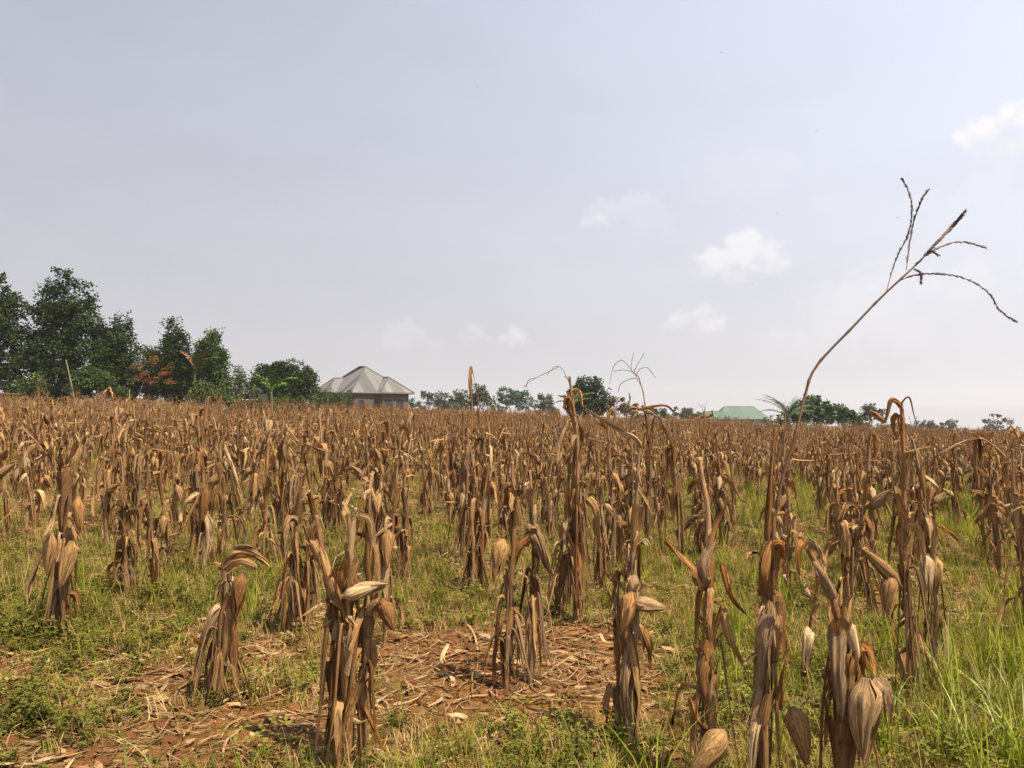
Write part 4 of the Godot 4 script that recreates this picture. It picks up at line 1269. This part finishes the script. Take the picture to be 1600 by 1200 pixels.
func field() -> void:
	rng.seed = 555
	# sixteen kinds of plant for the nearer field
	var protos := []
	var tops := ["snapped tip", "folded tip leaf", "bent top", "thin tassel"]
	var n_ears := ["no ear", "one ear", "two ears"]
	for k in 40:
		var o := {"h": rf(1.08, 1.5), "lean": rf(0.02, 0.2), "top": [0, 1, 0, 2, 0, 0, 3, 1, 0, 0, 0, 2][k % 12], "wrap": 3, "sheaths": 4, "tatters": 6, "bulk": 0.9, "upright": 0.08, "leaves": 5 + k % 3, "ears": [1, 1, 2, 0, 1, 1, 2, 1, 0][k % 9], "skirt": [6, 3, 9, 4][k % 4], "tone": [1.2, 0.8, 0.98, 0.95, 1.12][k % 5], "tint": [TAN, BROWN, RUST.lerp(BROWN, 0.4), GREY, TAN][k % 5]}
		var root := Node3D.new()
		root.name = "maize_plant"
		build_plant(root, plant_parts(o, 0))
		var lower: String = ["leaf skirt", "bare foot", "thick leaf skirt", "drooping side leaves"][k % 4]
		tag(root, "%s maize plant with %s, %s and %s" % [["pale tan", "dark brown", "rust-brown", "greyish brown", "golden brown"][k % 5], n_ears[o.ears], lower, tops[o.top]], "maize plant", PLANTS)
		protos.append(root)
	var far := []
	for k in 12:
		far.append(joined(plant_parts({"h": rf(1.1, 1.55), "lean": rf(0.02, 0.22), "top": [0, 1, 0, 2, 0, 3][k % 6], "wrap": 3, "sheaths": 3, "tatters": 5, "leaves": 4, "tmax": 0.8, "upright": 0.08, "ears": 1 + k % 2, "skirt": 3, "tone": rf(0.85, 1.2), "r0": 0.013}, 1 if k < 6 else 2)))
	var FX := []
	var FC := []
	for k in 12:
		FX.append([]); FC.append([])
	var spots := []
	# rows of planting holes, two or three plants to a hole
	var row := 0
	var d := 6.0
	while d < 96.0:
		var x := -0.78 * d - rf(0, 1)
		while x < 0.78 * d + 0.6:
			x += 0.8 * rf(0.75, 1.25)
			var zz := d + rf(-0.22, 0.22) + 0.03 * x
			var n := pick([1, 2, 2, 3]) as int
			if rng.randf() < 0.12: continue
			if zz > 6.9 and zz < 20.0 and noise2.get_noise_2d(x * 55.0, zz * 38.0) > 0.3: continue
			for j in n: spots.append(Vector3(x + rf(-0.13, 0.13), 0, -zz + rf(-0.13, 0.13)))
		d += 0.8
		row += 1
	spots.sort_custom(func(a: Vector3, b: Vector3) -> bool: return a.z > b.z)
	var used := 0
	for s in spots:
		var p: Vector3 = s
		p.y = gh(p.x, p.z)
		var px := 800.0 + p.x / -p.z * F
		if -p.z < 8.2:      # keep clear of the plants that were placed one by one, and of the grassy gaps
			if px > 250 and px < 670 and -p.z < 6.7: continue
			if px > 700 and px < 950 and -p.z < 6.7: continue
			if px > 960 and px < 1240 and -p.z < 6.6: continue
		if bald(p.x, p.z): continue
		# the field ends at the trees and at the house
		if (px < 350 and -p.z > 42.5) or (px < 515 and -p.z > 50.0) or (px > 470 and px < 660 and -p.z > 80.0) or (px > 870 and px < 1000 and -p.z > 63.0) or (px > 1190 and px < 1340 and -p.z > 58.5): continue
		var sc := rf(0.82, 1.12)
		var b := Basis(Vector3.UP, rf(0, TAU)).scaled(Vector3.ONE * sc)
		b = Basis(Vector3(1, 0, 0), rf(-0.07, 0.07)) * Basis(Vector3(0, 0, 1), rf(-0.07, 0.07)) * b
		if used < 264 and absf(p.x) < -p.z * 0.69:
			var o := copy(protos[rng.randi() % protos.size()], "maize_plant")
			o.transform = Transform3D(b, p)
			used += 1
		else:
			var k := (rng.randi() % 6) + (0 if -p.z < 30.0 else 6)
			var g := rf(0.8, 1.25)
			FX[k].append(Transform3D(b, p))
			FC[k].append(Color(g * rf(0.95, 1.05), g * rf(0.95, 1.06), g * rf(0.92, 1.1)))
	for r in protos: r.free()
	var st := tag(Node3D.new(), "dense mass of dry brown maize filling the field toward the trees", "maize field", "", "stuff") as Node3D
	st.name = "maize_field"; add_child(st)
	for k in 12: many("distant_maize", far[k], M.leaf, FX[k], FC[k], st)
	print("spots ", spots.size(), " individuals ", used)
func bald(x: float, z: float) -> bool:     # grassy gaps in the stand
	for b in gaps:
		if Vector2(x - b[0], (z - b[1]) * 0.6).length() < b[2]: return true
	return false
var gaps := []

# ---------------------------------------------------------------- background
func background() -> void:
	rng.seed = 31
	var dk := [Color(0.017, 0.03, 0.008), Color(0.026, 0.042, 0.011), Color(0.02, 0.034, 0.011)]
	var md := [Color(0.034, 0.054, 0.013), Color(0.046, 0.062, 0.017), Color(0.028, 0.045, 0.011)]
	var lt := [Color(0.075, 0.11, 0.03), Color(0.06, 0.10, 0.025)]
	var olive := [Color(0.075, 0.085, 0.035), Color(0.06, 0.07, 0.03)]
	var D := 46.0
	var T := "trees along the left edge of the field"
	tree("tree", "dark leafy tree cut by the picture-edge end of the tree line", "tree", foot_at(-20, D), [blob(-22, 520, 50, 90, D), blob(2, 470, 22, 42, D), blob(15, 540, 20, 60, D), blob(8, 585, 30, 35, D), blob(-40, 585, 50, 40, D)], 15000, 0.19, dk + md, 0.16, T)
	tree("tree", "tallest dark tree with a pointed crown behind the maize", "tree", foot_at(105, D + 1), [blob(98, 440, 16, 24, D + 1), blob(95, 475, 28, 34, D + 1), blob(128, 465, 18, 30, D + 1), blob(112, 500, 45, 34, D + 1), blob(62, 505, 24, 36, D + 1), blob(85, 550, 48, 48, D + 1), blob(140, 535, 32, 42, D + 1), blob(105, 595, 55, 30, D + 1), blob(48, 560, 16, 45, D + 1)], 27000, 0.19, dk + [Color(0.045, 0.07, 0.02), Color(0.035, 0.055, 0.014)], 0.17, T)
	tree("tree", "slim dark tree with a narrow rounded top next to the tallest", "tree", foot_at(185, D), [blob(192, 512, 14, 24, D), blob(190, 545, 22, 34, D), blob(172, 570, 28, 36, D), blob(185, 600, 30, 26, D), blob(160, 525, 14, 22, D + 1)], 16000, 0.16, dk + md, 0.12, T)
	tree("bush", "low dark bush under the tall trees at the field edge", "bush", foot_at(60, D - 2), [blob(48, 606, 16, 12, D - 2), blob(60, 600, 9, 14, D - 2), blob(20, 610, 14, 10, D - 2)], 2600, 0.15, lt + md, 0.05, T)
	tree("bush", "green bush filling the foot of the slim tree", "bush", foot_at(150, D - 2), [blob(140, 590, 14, 16, D - 2), blob(118, 610, 14, 9, D - 2), blob(165, 598, 12, 14, D - 2), blob(190, 612, 14, 8, D - 2)], 3400, 0.15, md + lt, 0.05, T)
	tree("flowering_bush", "bush with orange-red blossoms among the dark trees", "bush", foot_at(235, D), [blob(225, 562, 22, 28, D), blob(250, 575, 24, 32, D), blob(235, 600, 34, 20, D), blob(212, 590, 16, 24, D)], 8000, 0.14, olive + md, 0.08, T, 0.3, Color(0.10, 0.075, 0.055), [blob(217, 566, 9, 14, D - 1.1), blob(224, 580, 14, 7, D - 1.2), blob(258, 577, 11, 13, D - 1.2), blob(214, 590, 8, 9, D - 1.2), blob(247, 562, 8, 7, D - 1.1), blob(262, 592, 8, 8, D - 1.3), blob(238, 592, 9, 6, D - 1.3)])
	tree("tree", "dark upright tree behind a withered banana leaf", "tree", foot_at(275, D), [blob(271, 520, 12, 24, D), blob(277, 545, 22, 32, D), blob(262, 570, 22, 30, D), blob(290, 575, 24, 30, D), blob(275, 600, 32, 22, D)], 16000, 0.15, dk + md, 0.1, T)
	tree("tree", "lighter green round-topped tree at the end of the tree line", "tree", foot_at(328, D), [blob(332, 530, 10, 16, D), blob(325, 552, 20, 26, D), blob(340, 562, 16, 28, D), blob(318, 590, 24, 28, D), blob(340, 600, 20, 24, D)], 14000, 0.15, lt + md, 0.1, T)
	tree("bush", "sparse grey-green bush in the gap of the tree line", "bush", foot_at(372, D + 8), [blob(372, 598, 14, 16, D + 8), blob(362, 612, 16, 14, D + 8), blob(388, 612, 14, 12, D + 8), blob(374, 580, 5, 10, D + 8)], 2600, 0.15, olive, 0.05, T)
	tree("bush", "dark thicket under the blossoming bush", "bush", foot_at(235, D - 3), [blob(205, 616, 14, 10, D + 2), blob(240, 610, 16, 16, D + 2), blob(275, 616, 18, 14, D + 2)], 3500, 0.15, dk + olive, 0.05, T)
	tree("bush", "olive thicket under the lighter round-topped tree", "bush", foot_at(335, D - 3), [blob(312, 614, 12, 14, D - 3), blob(338, 620, 14, 12, D - 3), blob(362, 624, 10, 8, D - 3)], 2600, 0.15, lt + olive, 0.05, T)
	tree("bush", "low scrub at the foot of the dark round tree", "bush", foot_at(455, 56), [blob(425, 632, 24, 12, 56), blob(460, 630, 26, 14, 56), blob(492, 630, 16, 12, 56), blob(395, 630, 16, 10, 56)], 5000, 0.16, md, 0.05)
	broad_leaf_plant("banana_plant", "withered banana plant with a brown leaf among dark trees", "banana plant", foot_at(304, D - 1), 3.0, 6, 2.6, 0.5, [Color(0.14, 0.075, 0.04), Color(0.07, 0.1, 0.025), Color(0.10, 0.06, 0.035)], "", true, 1.35)
	broad_leaf_plant("banana_plant", "bright green banana plant in front of a dark round tree", "banana plant", foot_at(424, 52), 2.2, 8, 2.2, 0.55, [Color(0.10, 0.17, 0.03), Color(0.07, 0.13, 0.025)], "", true, 1.35)
	tree("tree", "dark round tree beside the brick house", "tree", foot_at(452, 60), [blob(446, 582, 22, 22, 60), blob(470, 592, 22, 22, 60), blob(415, 590, 22, 20, 60), blob(445, 612, 42, 22, 60), blob(485, 605, 12, 20, 60), blob(400, 610, 18, 18, 60)], 19000, 0.18, dk + md, 0.14)
	tree("bush", "green bush in front of the left wing of the house", "bush", foot_at(520, 80), [blob(505, 622, 16, 14, 80), blob(535, 626, 14, 12, 80), blob(550, 620, 5, 14, 80), blob(520, 630, 20, 10, 80)], 3000, 0.2, md + lt, 0.06)
	house()
	gable_building("shed", "low shed with a pale iron roof left of the banana plant", 340, 404, 620, 625, 58, 3.0, [Color(0.5, 0.48, 0.46)], Color(0.2, 0.14, 0.1), 0.9)
	gable_building("green_roofed_building", "long low building with a pale green roof far behind the field", 1092, 1160, 642, 655, 190, 9.0, [Color(0.08, 0.15, 0.105), Color(0.09, 0.16, 0.115)], Color(0.4, 0.36, 0.3), 1.8)
	gable_building("green_roofed_building", "taller green-roofed building behind the long low one", 1124, 1206, 634, 655, 205, 12.0, [Color(0.085, 0.155, 0.11), Color(0.095, 0.17, 0.12)], Color(0.4, 0.36, 0.3), 1.8)
	# far trees
	var FT := "trees far behind the field"
	var far := [Color(0.05, 0.075, 0.04), Color(0.06, 0.085, 0.045)]
	tree("tree", "small lone tree just right of the house", "tree", foot_at(670, 140), [blob(668, 617, 8, 7, 140), blob(672, 626, 7, 6, 140), blob(650, 628, 10, 5, 140)], 900, 0.4, far, 0.12, FT, 0.5)
	tree("tree", "flat-topped spreading tree beyond the field near the house", "tree", foot_at(705, 130), [blob(695, 622, 18, 9, 130), blob(718, 618, 16, 9, 130), blob(705, 632, 26, 8, 130)], 2200, 0.38, far, 0.14, FT, 0.55)
	tree("tree", "bushy tree behind the hooked maize leaf", "tree", foot_at(746, 110), [blob(746, 614, 14, 13, 110), blob(735, 626, 14, 12, 110), blob(758, 628, 12, 12, 110)], 2600, 0.3, md + olive, 0.12, FT, 0.45)
	tree("tree", "broad bluish-green dome-shaped tree beyond the field", "tree", foot_at(800, 150), [blob(790, 618, 20, 13, 150), blob(812, 620, 20, 13, 150), blob(800, 630, 32, 11, 150), blob(828, 628, 10, 10, 150)], 4200, 0.36, [Color(0.045, 0.085, 0.045), Color(0.05, 0.095, 0.05)], 0.16, FT, 0.5)
	tree("tree", "thin feathery tree between the dome tree and the palm", "tree", foot_at(855, 120), [blob(852, 627, 12, 13, 120), blob(862, 622, 8, 9, 120), blob(846, 636, 10, 8, 120)], 1500, 0.3, olive, 0.1, FT, 0.4)
	tree("tree", "large dark dome-crowned tree behind the tall tassels", "tree", foot_at(920, 75), [blob(920, 604, 24, 14, 75), blob(908, 622, 26, 18, 75), blob(935, 620, 22, 18, 75), blob(918, 636, 32, 16, 75)], 8000, 0.24, dk + md, 0.15, FT, 0.4)
	broad_leaf_plant("banana_plant", "ragged dark banana plant left of the dome-crowned tree", "banana plant", foot_at(893, 66), 2.2, 8, 2.3, 0.55, [Color(0.05, 0.085, 0.025), Color(0.07, 0.09, 0.03)], "", true, 1.2)
	tree("bush", "reddish-brown bush right of the dome-crowned tree", "bush", foot_at(972, 70), [blob(965, 635, 18, 12, 70), blob(985, 642, 16, 10, 70)], 1800, 0.2, [Color(0.13, 0.065, 0.035), Color(0.09, 0.075, 0.03)], 0.05, FT)
	tree("bush", "green scrub left of the green roofs", "bush", foot_at(1030, 110), [blob(1030, 645, 16, 7, 110), blob(1012, 642, 10, 6, 110)], 1200, 0.28, md, 0.05, FT)
	tree("tree", "low brownish dome-shaped tree beside the green roofs", "tree", foot_at(1070, 140), [blob(1065, 644, 16, 9, 140), blob(1082, 647, 16, 8, 140)], 1800, 0.36, olive, 0.12, FT, 0.45)
	var PC := [Color(0.085, 0.12, 0.06), Color(0.10, 0.14, 0.075), Color(0.06, 0.10, 0.04)]
	palm_clump(foot_at(1232, 62), "feathery palm with a pale leaning frond behind the bowed stalk", 13, 3.0, PC, -0.25)
	tree("bush", "loose pale-leaved shrub beside the feathery palm", "bush", foot_at(1275, 64), [blob(1268, 634, 16, 14, 64), blob(1290, 640, 16, 10, 64), blob(1255, 644, 16, 12, 64)], 2600, 0.34, PC, 0.06, FT, 0.3)
	tree("bush", "low loose shrub at the end of the palm clump", "bush", foot_at(1310, 66), [blob(1308, 644, 14, 9, 66), blob(1325, 650, 14, 7, 66)], 1500, 0.3, PC, 0.05, FT, 0.3)
	tree("bush", "dark bush at the foot of the palm clump", "bush", foot_at(1265, 66), [blob(1240, 652, 26, 13, 66), blob(1285, 650, 30, 14, 66), blob(1325, 656, 22, 9, 66)], 4500, 0.18, md + lt, 0.06, FT)
	tree("tree", "small dark round-topped tree right of the palms", "tree", foot_at(1362, 120), [blob(1360, 640, 14, 8, 120), blob(1370, 648, 18, 8, 120), blob(1345, 650, 14, 6, 120)], 1800, 0.32, dk + md, 0.12, FT, 0.45)
	tree("tree", "low spreading tree on the right horizon", "tree", foot_at(1450, 170), [blob(1445, 664, 18, 8, 170), blob(1460, 668, 18, 7, 170)], 1500, 0.42, far, 0.14, FT, 0.5)
	tree("acacia_tree", "small flat-topped acacia on the right horizon", "tree", foot_at(1487, 170), [blob(1484, 661, 14, 5, 170), blob(1490, 668, 8, 5, 170)], 800, 0.4, far, 0.14, FT, 0.45)
	tree("acacia_tree", "tiered airy acacia on the right horizon", "tree", foot_at(1555, 130), [blob(1560, 648, 11, 3, 130), blob(1545, 660, 16, 5, 130), blob(1570, 657, 12, 5, 130), blob(1552, 670, 20, 6, 130), blob(1585, 672, 12, 5, 130)], 1700, 0.3, far, 0.13, FT, 0.35)
	# low scrub along the far edge of the field
	for q in [[655, 634, 12, 6], [690, 636, 16, 5], [725, 634, 14, 7], [775, 638, 18, 6], [838, 638, 14, 7], [866, 640, 10, 6], [1000, 648, 16, 5], [1045, 650, 14, 6], [1210, 655, 16, 6], [1345, 660, 16, 5], [1395, 664, 18, 5], [1425, 668, 12, 5], [1475, 672, 14, 4], [1520, 674, 16, 5], [1575, 676, 14, 5]]:
		var dd := 150.0 + fmod(q[0] * 7.0, 40.0)
		tree("bush", "low hazy green scrub along the far field edge", "bush", foot_at(q[0], dd), [blob(q[0] - q[2] * 0.5, q[1] + 1, q[2] * 0.6, q[3], dd), blob(q[0] + q[2] * 0.4, q[1] + 2, q[2] * 0.7, q[3] * 0.8, dd), blob(q[0], q[1] + 7, q[2], q[3], dd)], 900, 0.42, far + olive, 0.06, "scrub along the far field edge", 0.5)
	# a pale pole leaning in the trees on the left
	var pb := Mb.new()
	var pf := foot_at(123, D - 2.5)
	var ptop := at_depth(103, 562, D - 2.5) - pf
	tube(pb, smooth([Vector3(0, -0.2, 0), ptop * 0.5 + Vector3(0.02, 0, 0), ptop], 5), rads(6, 0.05, 0.035), 6, Color(0.30, 0.24, 0.17))
	var po := part("leaning_pole", pb, M.bark, self)
	po.position = pf
	tag(po, "thin pale pole leaning against the tallest dark tree", "pole")

func insects() -> void:
	rng.seed = 8
	for q in [[745, 135, 7.0], [1127, 82, 6.0], [1276, 205, 6.0], [1402, 340, 5.5], [937, 459, 6.5], [1215, 334, 7.0], [1176, 443, 6.5]]:
		var p := at_depth(q[0], q[1], q[2])
		var root := thing("flying_insect", p, "tiny dark flying insect hovering in the sky above the field", "insect", "insects in the air")
		root.rotation = Vector3(rf(-0.5, 0.5), rf(0, TAU), 0)
		var b := Mb.new()
		tube(b, PackedVector3Array([Vector3(-0.006, 0, 0), Vector3(-0.003, 0, 0), Vector3(0.002, 0, 0), Vector3(0.006, 0, 0)]), PackedFloat32Array([0.0008, 0.002, 0.0022, 0.001]), 6, Color(0.06, 0.05, 0.05))
		part("body", b, M.plain, root)
		for s in [-1.0, 1.0]:
			var wb := Mb.new()
			wb.quad(Vector3(0.002, 0.001, 0), Vector3(-0.003, 0.001, 0), Vector3(0.001, 0.005, s * 0.009), Vector3(-0.004, 0.005, s * 0.008), Color(0.35, 0.33, 0.32))
			part("wing", wb, M.plain, root)

func grass_clumps() -> void:
	rng.seed = 61
	var G := "tall grass clumps between the maize"
	for q in [[1462, 1085, 0.62, 26, "tall bright grass clump growing against the plant with an upward ear"], [1405, 1130, 0.4, 16, "bright grass clump between the loose-husked ear and the tall plant"], [1560, 1120, 0.55, 26, "wide bright grass clump in the thick grass corner"], [1500, 1190, 0.5, 24, "fresh grass clump in front of the wide bright one"], [1590, 1185, 0.5, 22, "leaning grass clump in the thick grass corner"], [215, 1215, 0.34, 9, "few green grass blades near the fallen straw"], [400, 1095, 0.16, 7, "tiny green grass tuft beside the leaf-bundled stump"], [975, 1190, 0.28, 12, "green grass tuft at the foot of the pale-topped plant"], [1045, 1060, 0.2, 9, "small grass tuft on the red soil"], [330, 830, 0.3, 12, "grass tuft behind the plant with a pale curled leaf"], [1520, 800, 0.6, 30, "tall yellow-green grass patch behind the thick grass"], [1555, 760, 0.6, 26, "far yellow-green grass patch beside bent maize"]]:
		var p := on_ground(q[0], q[1])
		var o := part("grass_clump", grass_mesh(q[3], q[2] * 0.45, q[2], 0.08, 0.009, 0.55, 5), M.grass_green, self)
		o.position = p
		tag(o, q[4], "grass", G)

func left_edge() -> void:
	rng.seed = 17
	var f := on_ground(-15, 1112)
	var root := thing("long_grass", f, "single long pale green grass blade leaning over the weeds", "grass")
	var mb := Mb.new()
	var tipv := at_depth(80, 1030, 3.75) - f
	ribbon(mb, smooth([Vector3(0, -0.01, 0), tipv * 0.4 + Vector3(0, 0.03, 0), tipv], 10), 0.016, 0.4, 0.2, Vector3(0, 0.2, 1), Color(0.2, 0.23, 0.07), 3, 0.8, 0.05, 0.4, 0.0, 0.0)
	part("blade", mb, M.grass, root)
	var lm := litter_mesh(0.16, 0.075)
	for i in lm.c.size(): lm.c[i] = lm.c[i] * Color(0.55, 0.36, 0.11)
	var o := part("fallen_leaf", lm, M.leaf, self)
	o.position = on_ground(12, 1072) + Vector3(0, 0.015, 0)
	tag(o, "yellow fallen leaf lying in the weeds near the long grass blade", "fallen leaf", "fallen maize leaves on the ground")

func _ready() -> void:
	noise.seed = 12; noise.frequency = 0.012; noise.fractal_octaves = 3
	noise2.seed = 40; noise2.frequency = 0.012; noise2.fractal_octaves = 2
	var cam := Camera3D.new()
	cam.name = "camera"
	cam.position = Vector3(0, EYE, 0)
	cam.rotation = Vector3(PITCH, 0, 0)
	cam.fov = rad_to_deg(2.0 * atan(600.0 / F))
	cam.near = 0.1
	cam.far = 3000.0
	add_child(cam)
	cam.current = true
	var to_sun := Vector3(0.50, 1.2, 0.40).normalized()
	var sun := DirectionalLight3D.new()
	sun.name = "sun"
	sun.light_energy = 1.6
	sun.light_color = Color(1.0, 0.94, 0.83)
	sun.light_angular_distance = 0.6
	sun.shadow_enabled = true
	add_child(sun)
	sun.look_at_from_position(Vector3.ZERO, -to_sun, Vector3(0, 0, 1))
	var env := Environment.new()
	env.background_mode = Environment.BG_SKY
	env.sky = make_sky(to_sun)
	env.background_energy_multiplier = 0.43
	env.tonemap_mode = Environment.TONE_MAPPER_LINEAR
	env.tonemap_exposure = 2.35
	env.fog_enabled = true
	env.fog_density = 0.00028
	env.fog_light_color = Color(0.86, 0.86, 0.88)
	env.sdfgi_enabled = true
	env.ssao_enabled = true
	env.ssil_enabled = true
	var we := WorldEnvironment.new()
	we.name = "environment"
	we.environment = env
	add_child(we)

	materials()
	M.grass_green = mat(0.55, null, Color(0.55, 0.6, 0.2))
	M.grass_green.albedo_color = lin(Color(0.2, 0.23, 0.045))
	for q in [[240, 985, 75, 0.8], [250, 1075, 90, 0.7], [410, 1035, 70, 0.7], [860, 1060, 170, 0.9], [640, 1120, 190, 0.55], [700, 1000, 130, 0.4], [960, 1030, 130, 0.6], [1180, 1130, 140, 0.35], [430, 1150, 120, 0.6], [1240, 1040, 70, 0.4]]:
		var p := on_ground(q[0], q[1])
		bare.append([p.x, p.z, q[2] * -p.z / F * 1.3, q[3]])
	for q in [[1540, 1060, 160, 0.7], [1520, 800, 90, 0.8], [30, 950, 100, 0.6], [60, 1120, 120, 0.4], [270, 800, 100, 0.6], [400, 770, 60, 0.7], [680, 830, 70, 0.8], [1120, 800, 70, 0.7], [580, 800, 90, 0.6], [1350, 980, 70, 0.5]]:
		var p := on_ground(q[0], q[1])
		lush.append([p.x, p.z, q[2] * -p.z / F * 1.3, q[3]])
	for q in [[265, 810, 55], [400, 790, 45], [680, 845, 50], [1110, 830, 50], [1530, 850, 70], [1180, 800, 30], [570, 800, 40], [200, 880, 60], [30, 920, 60], [1560, 960, 90]]:
		var p := on_ground(q[0], q[1])
		gaps.append([p.x, p.z, q[2] * -p.z / F])
	ground()
	background()
	heroes()
	field()
	grass_clumps()
	scatter()
	left_edge()
	insects()
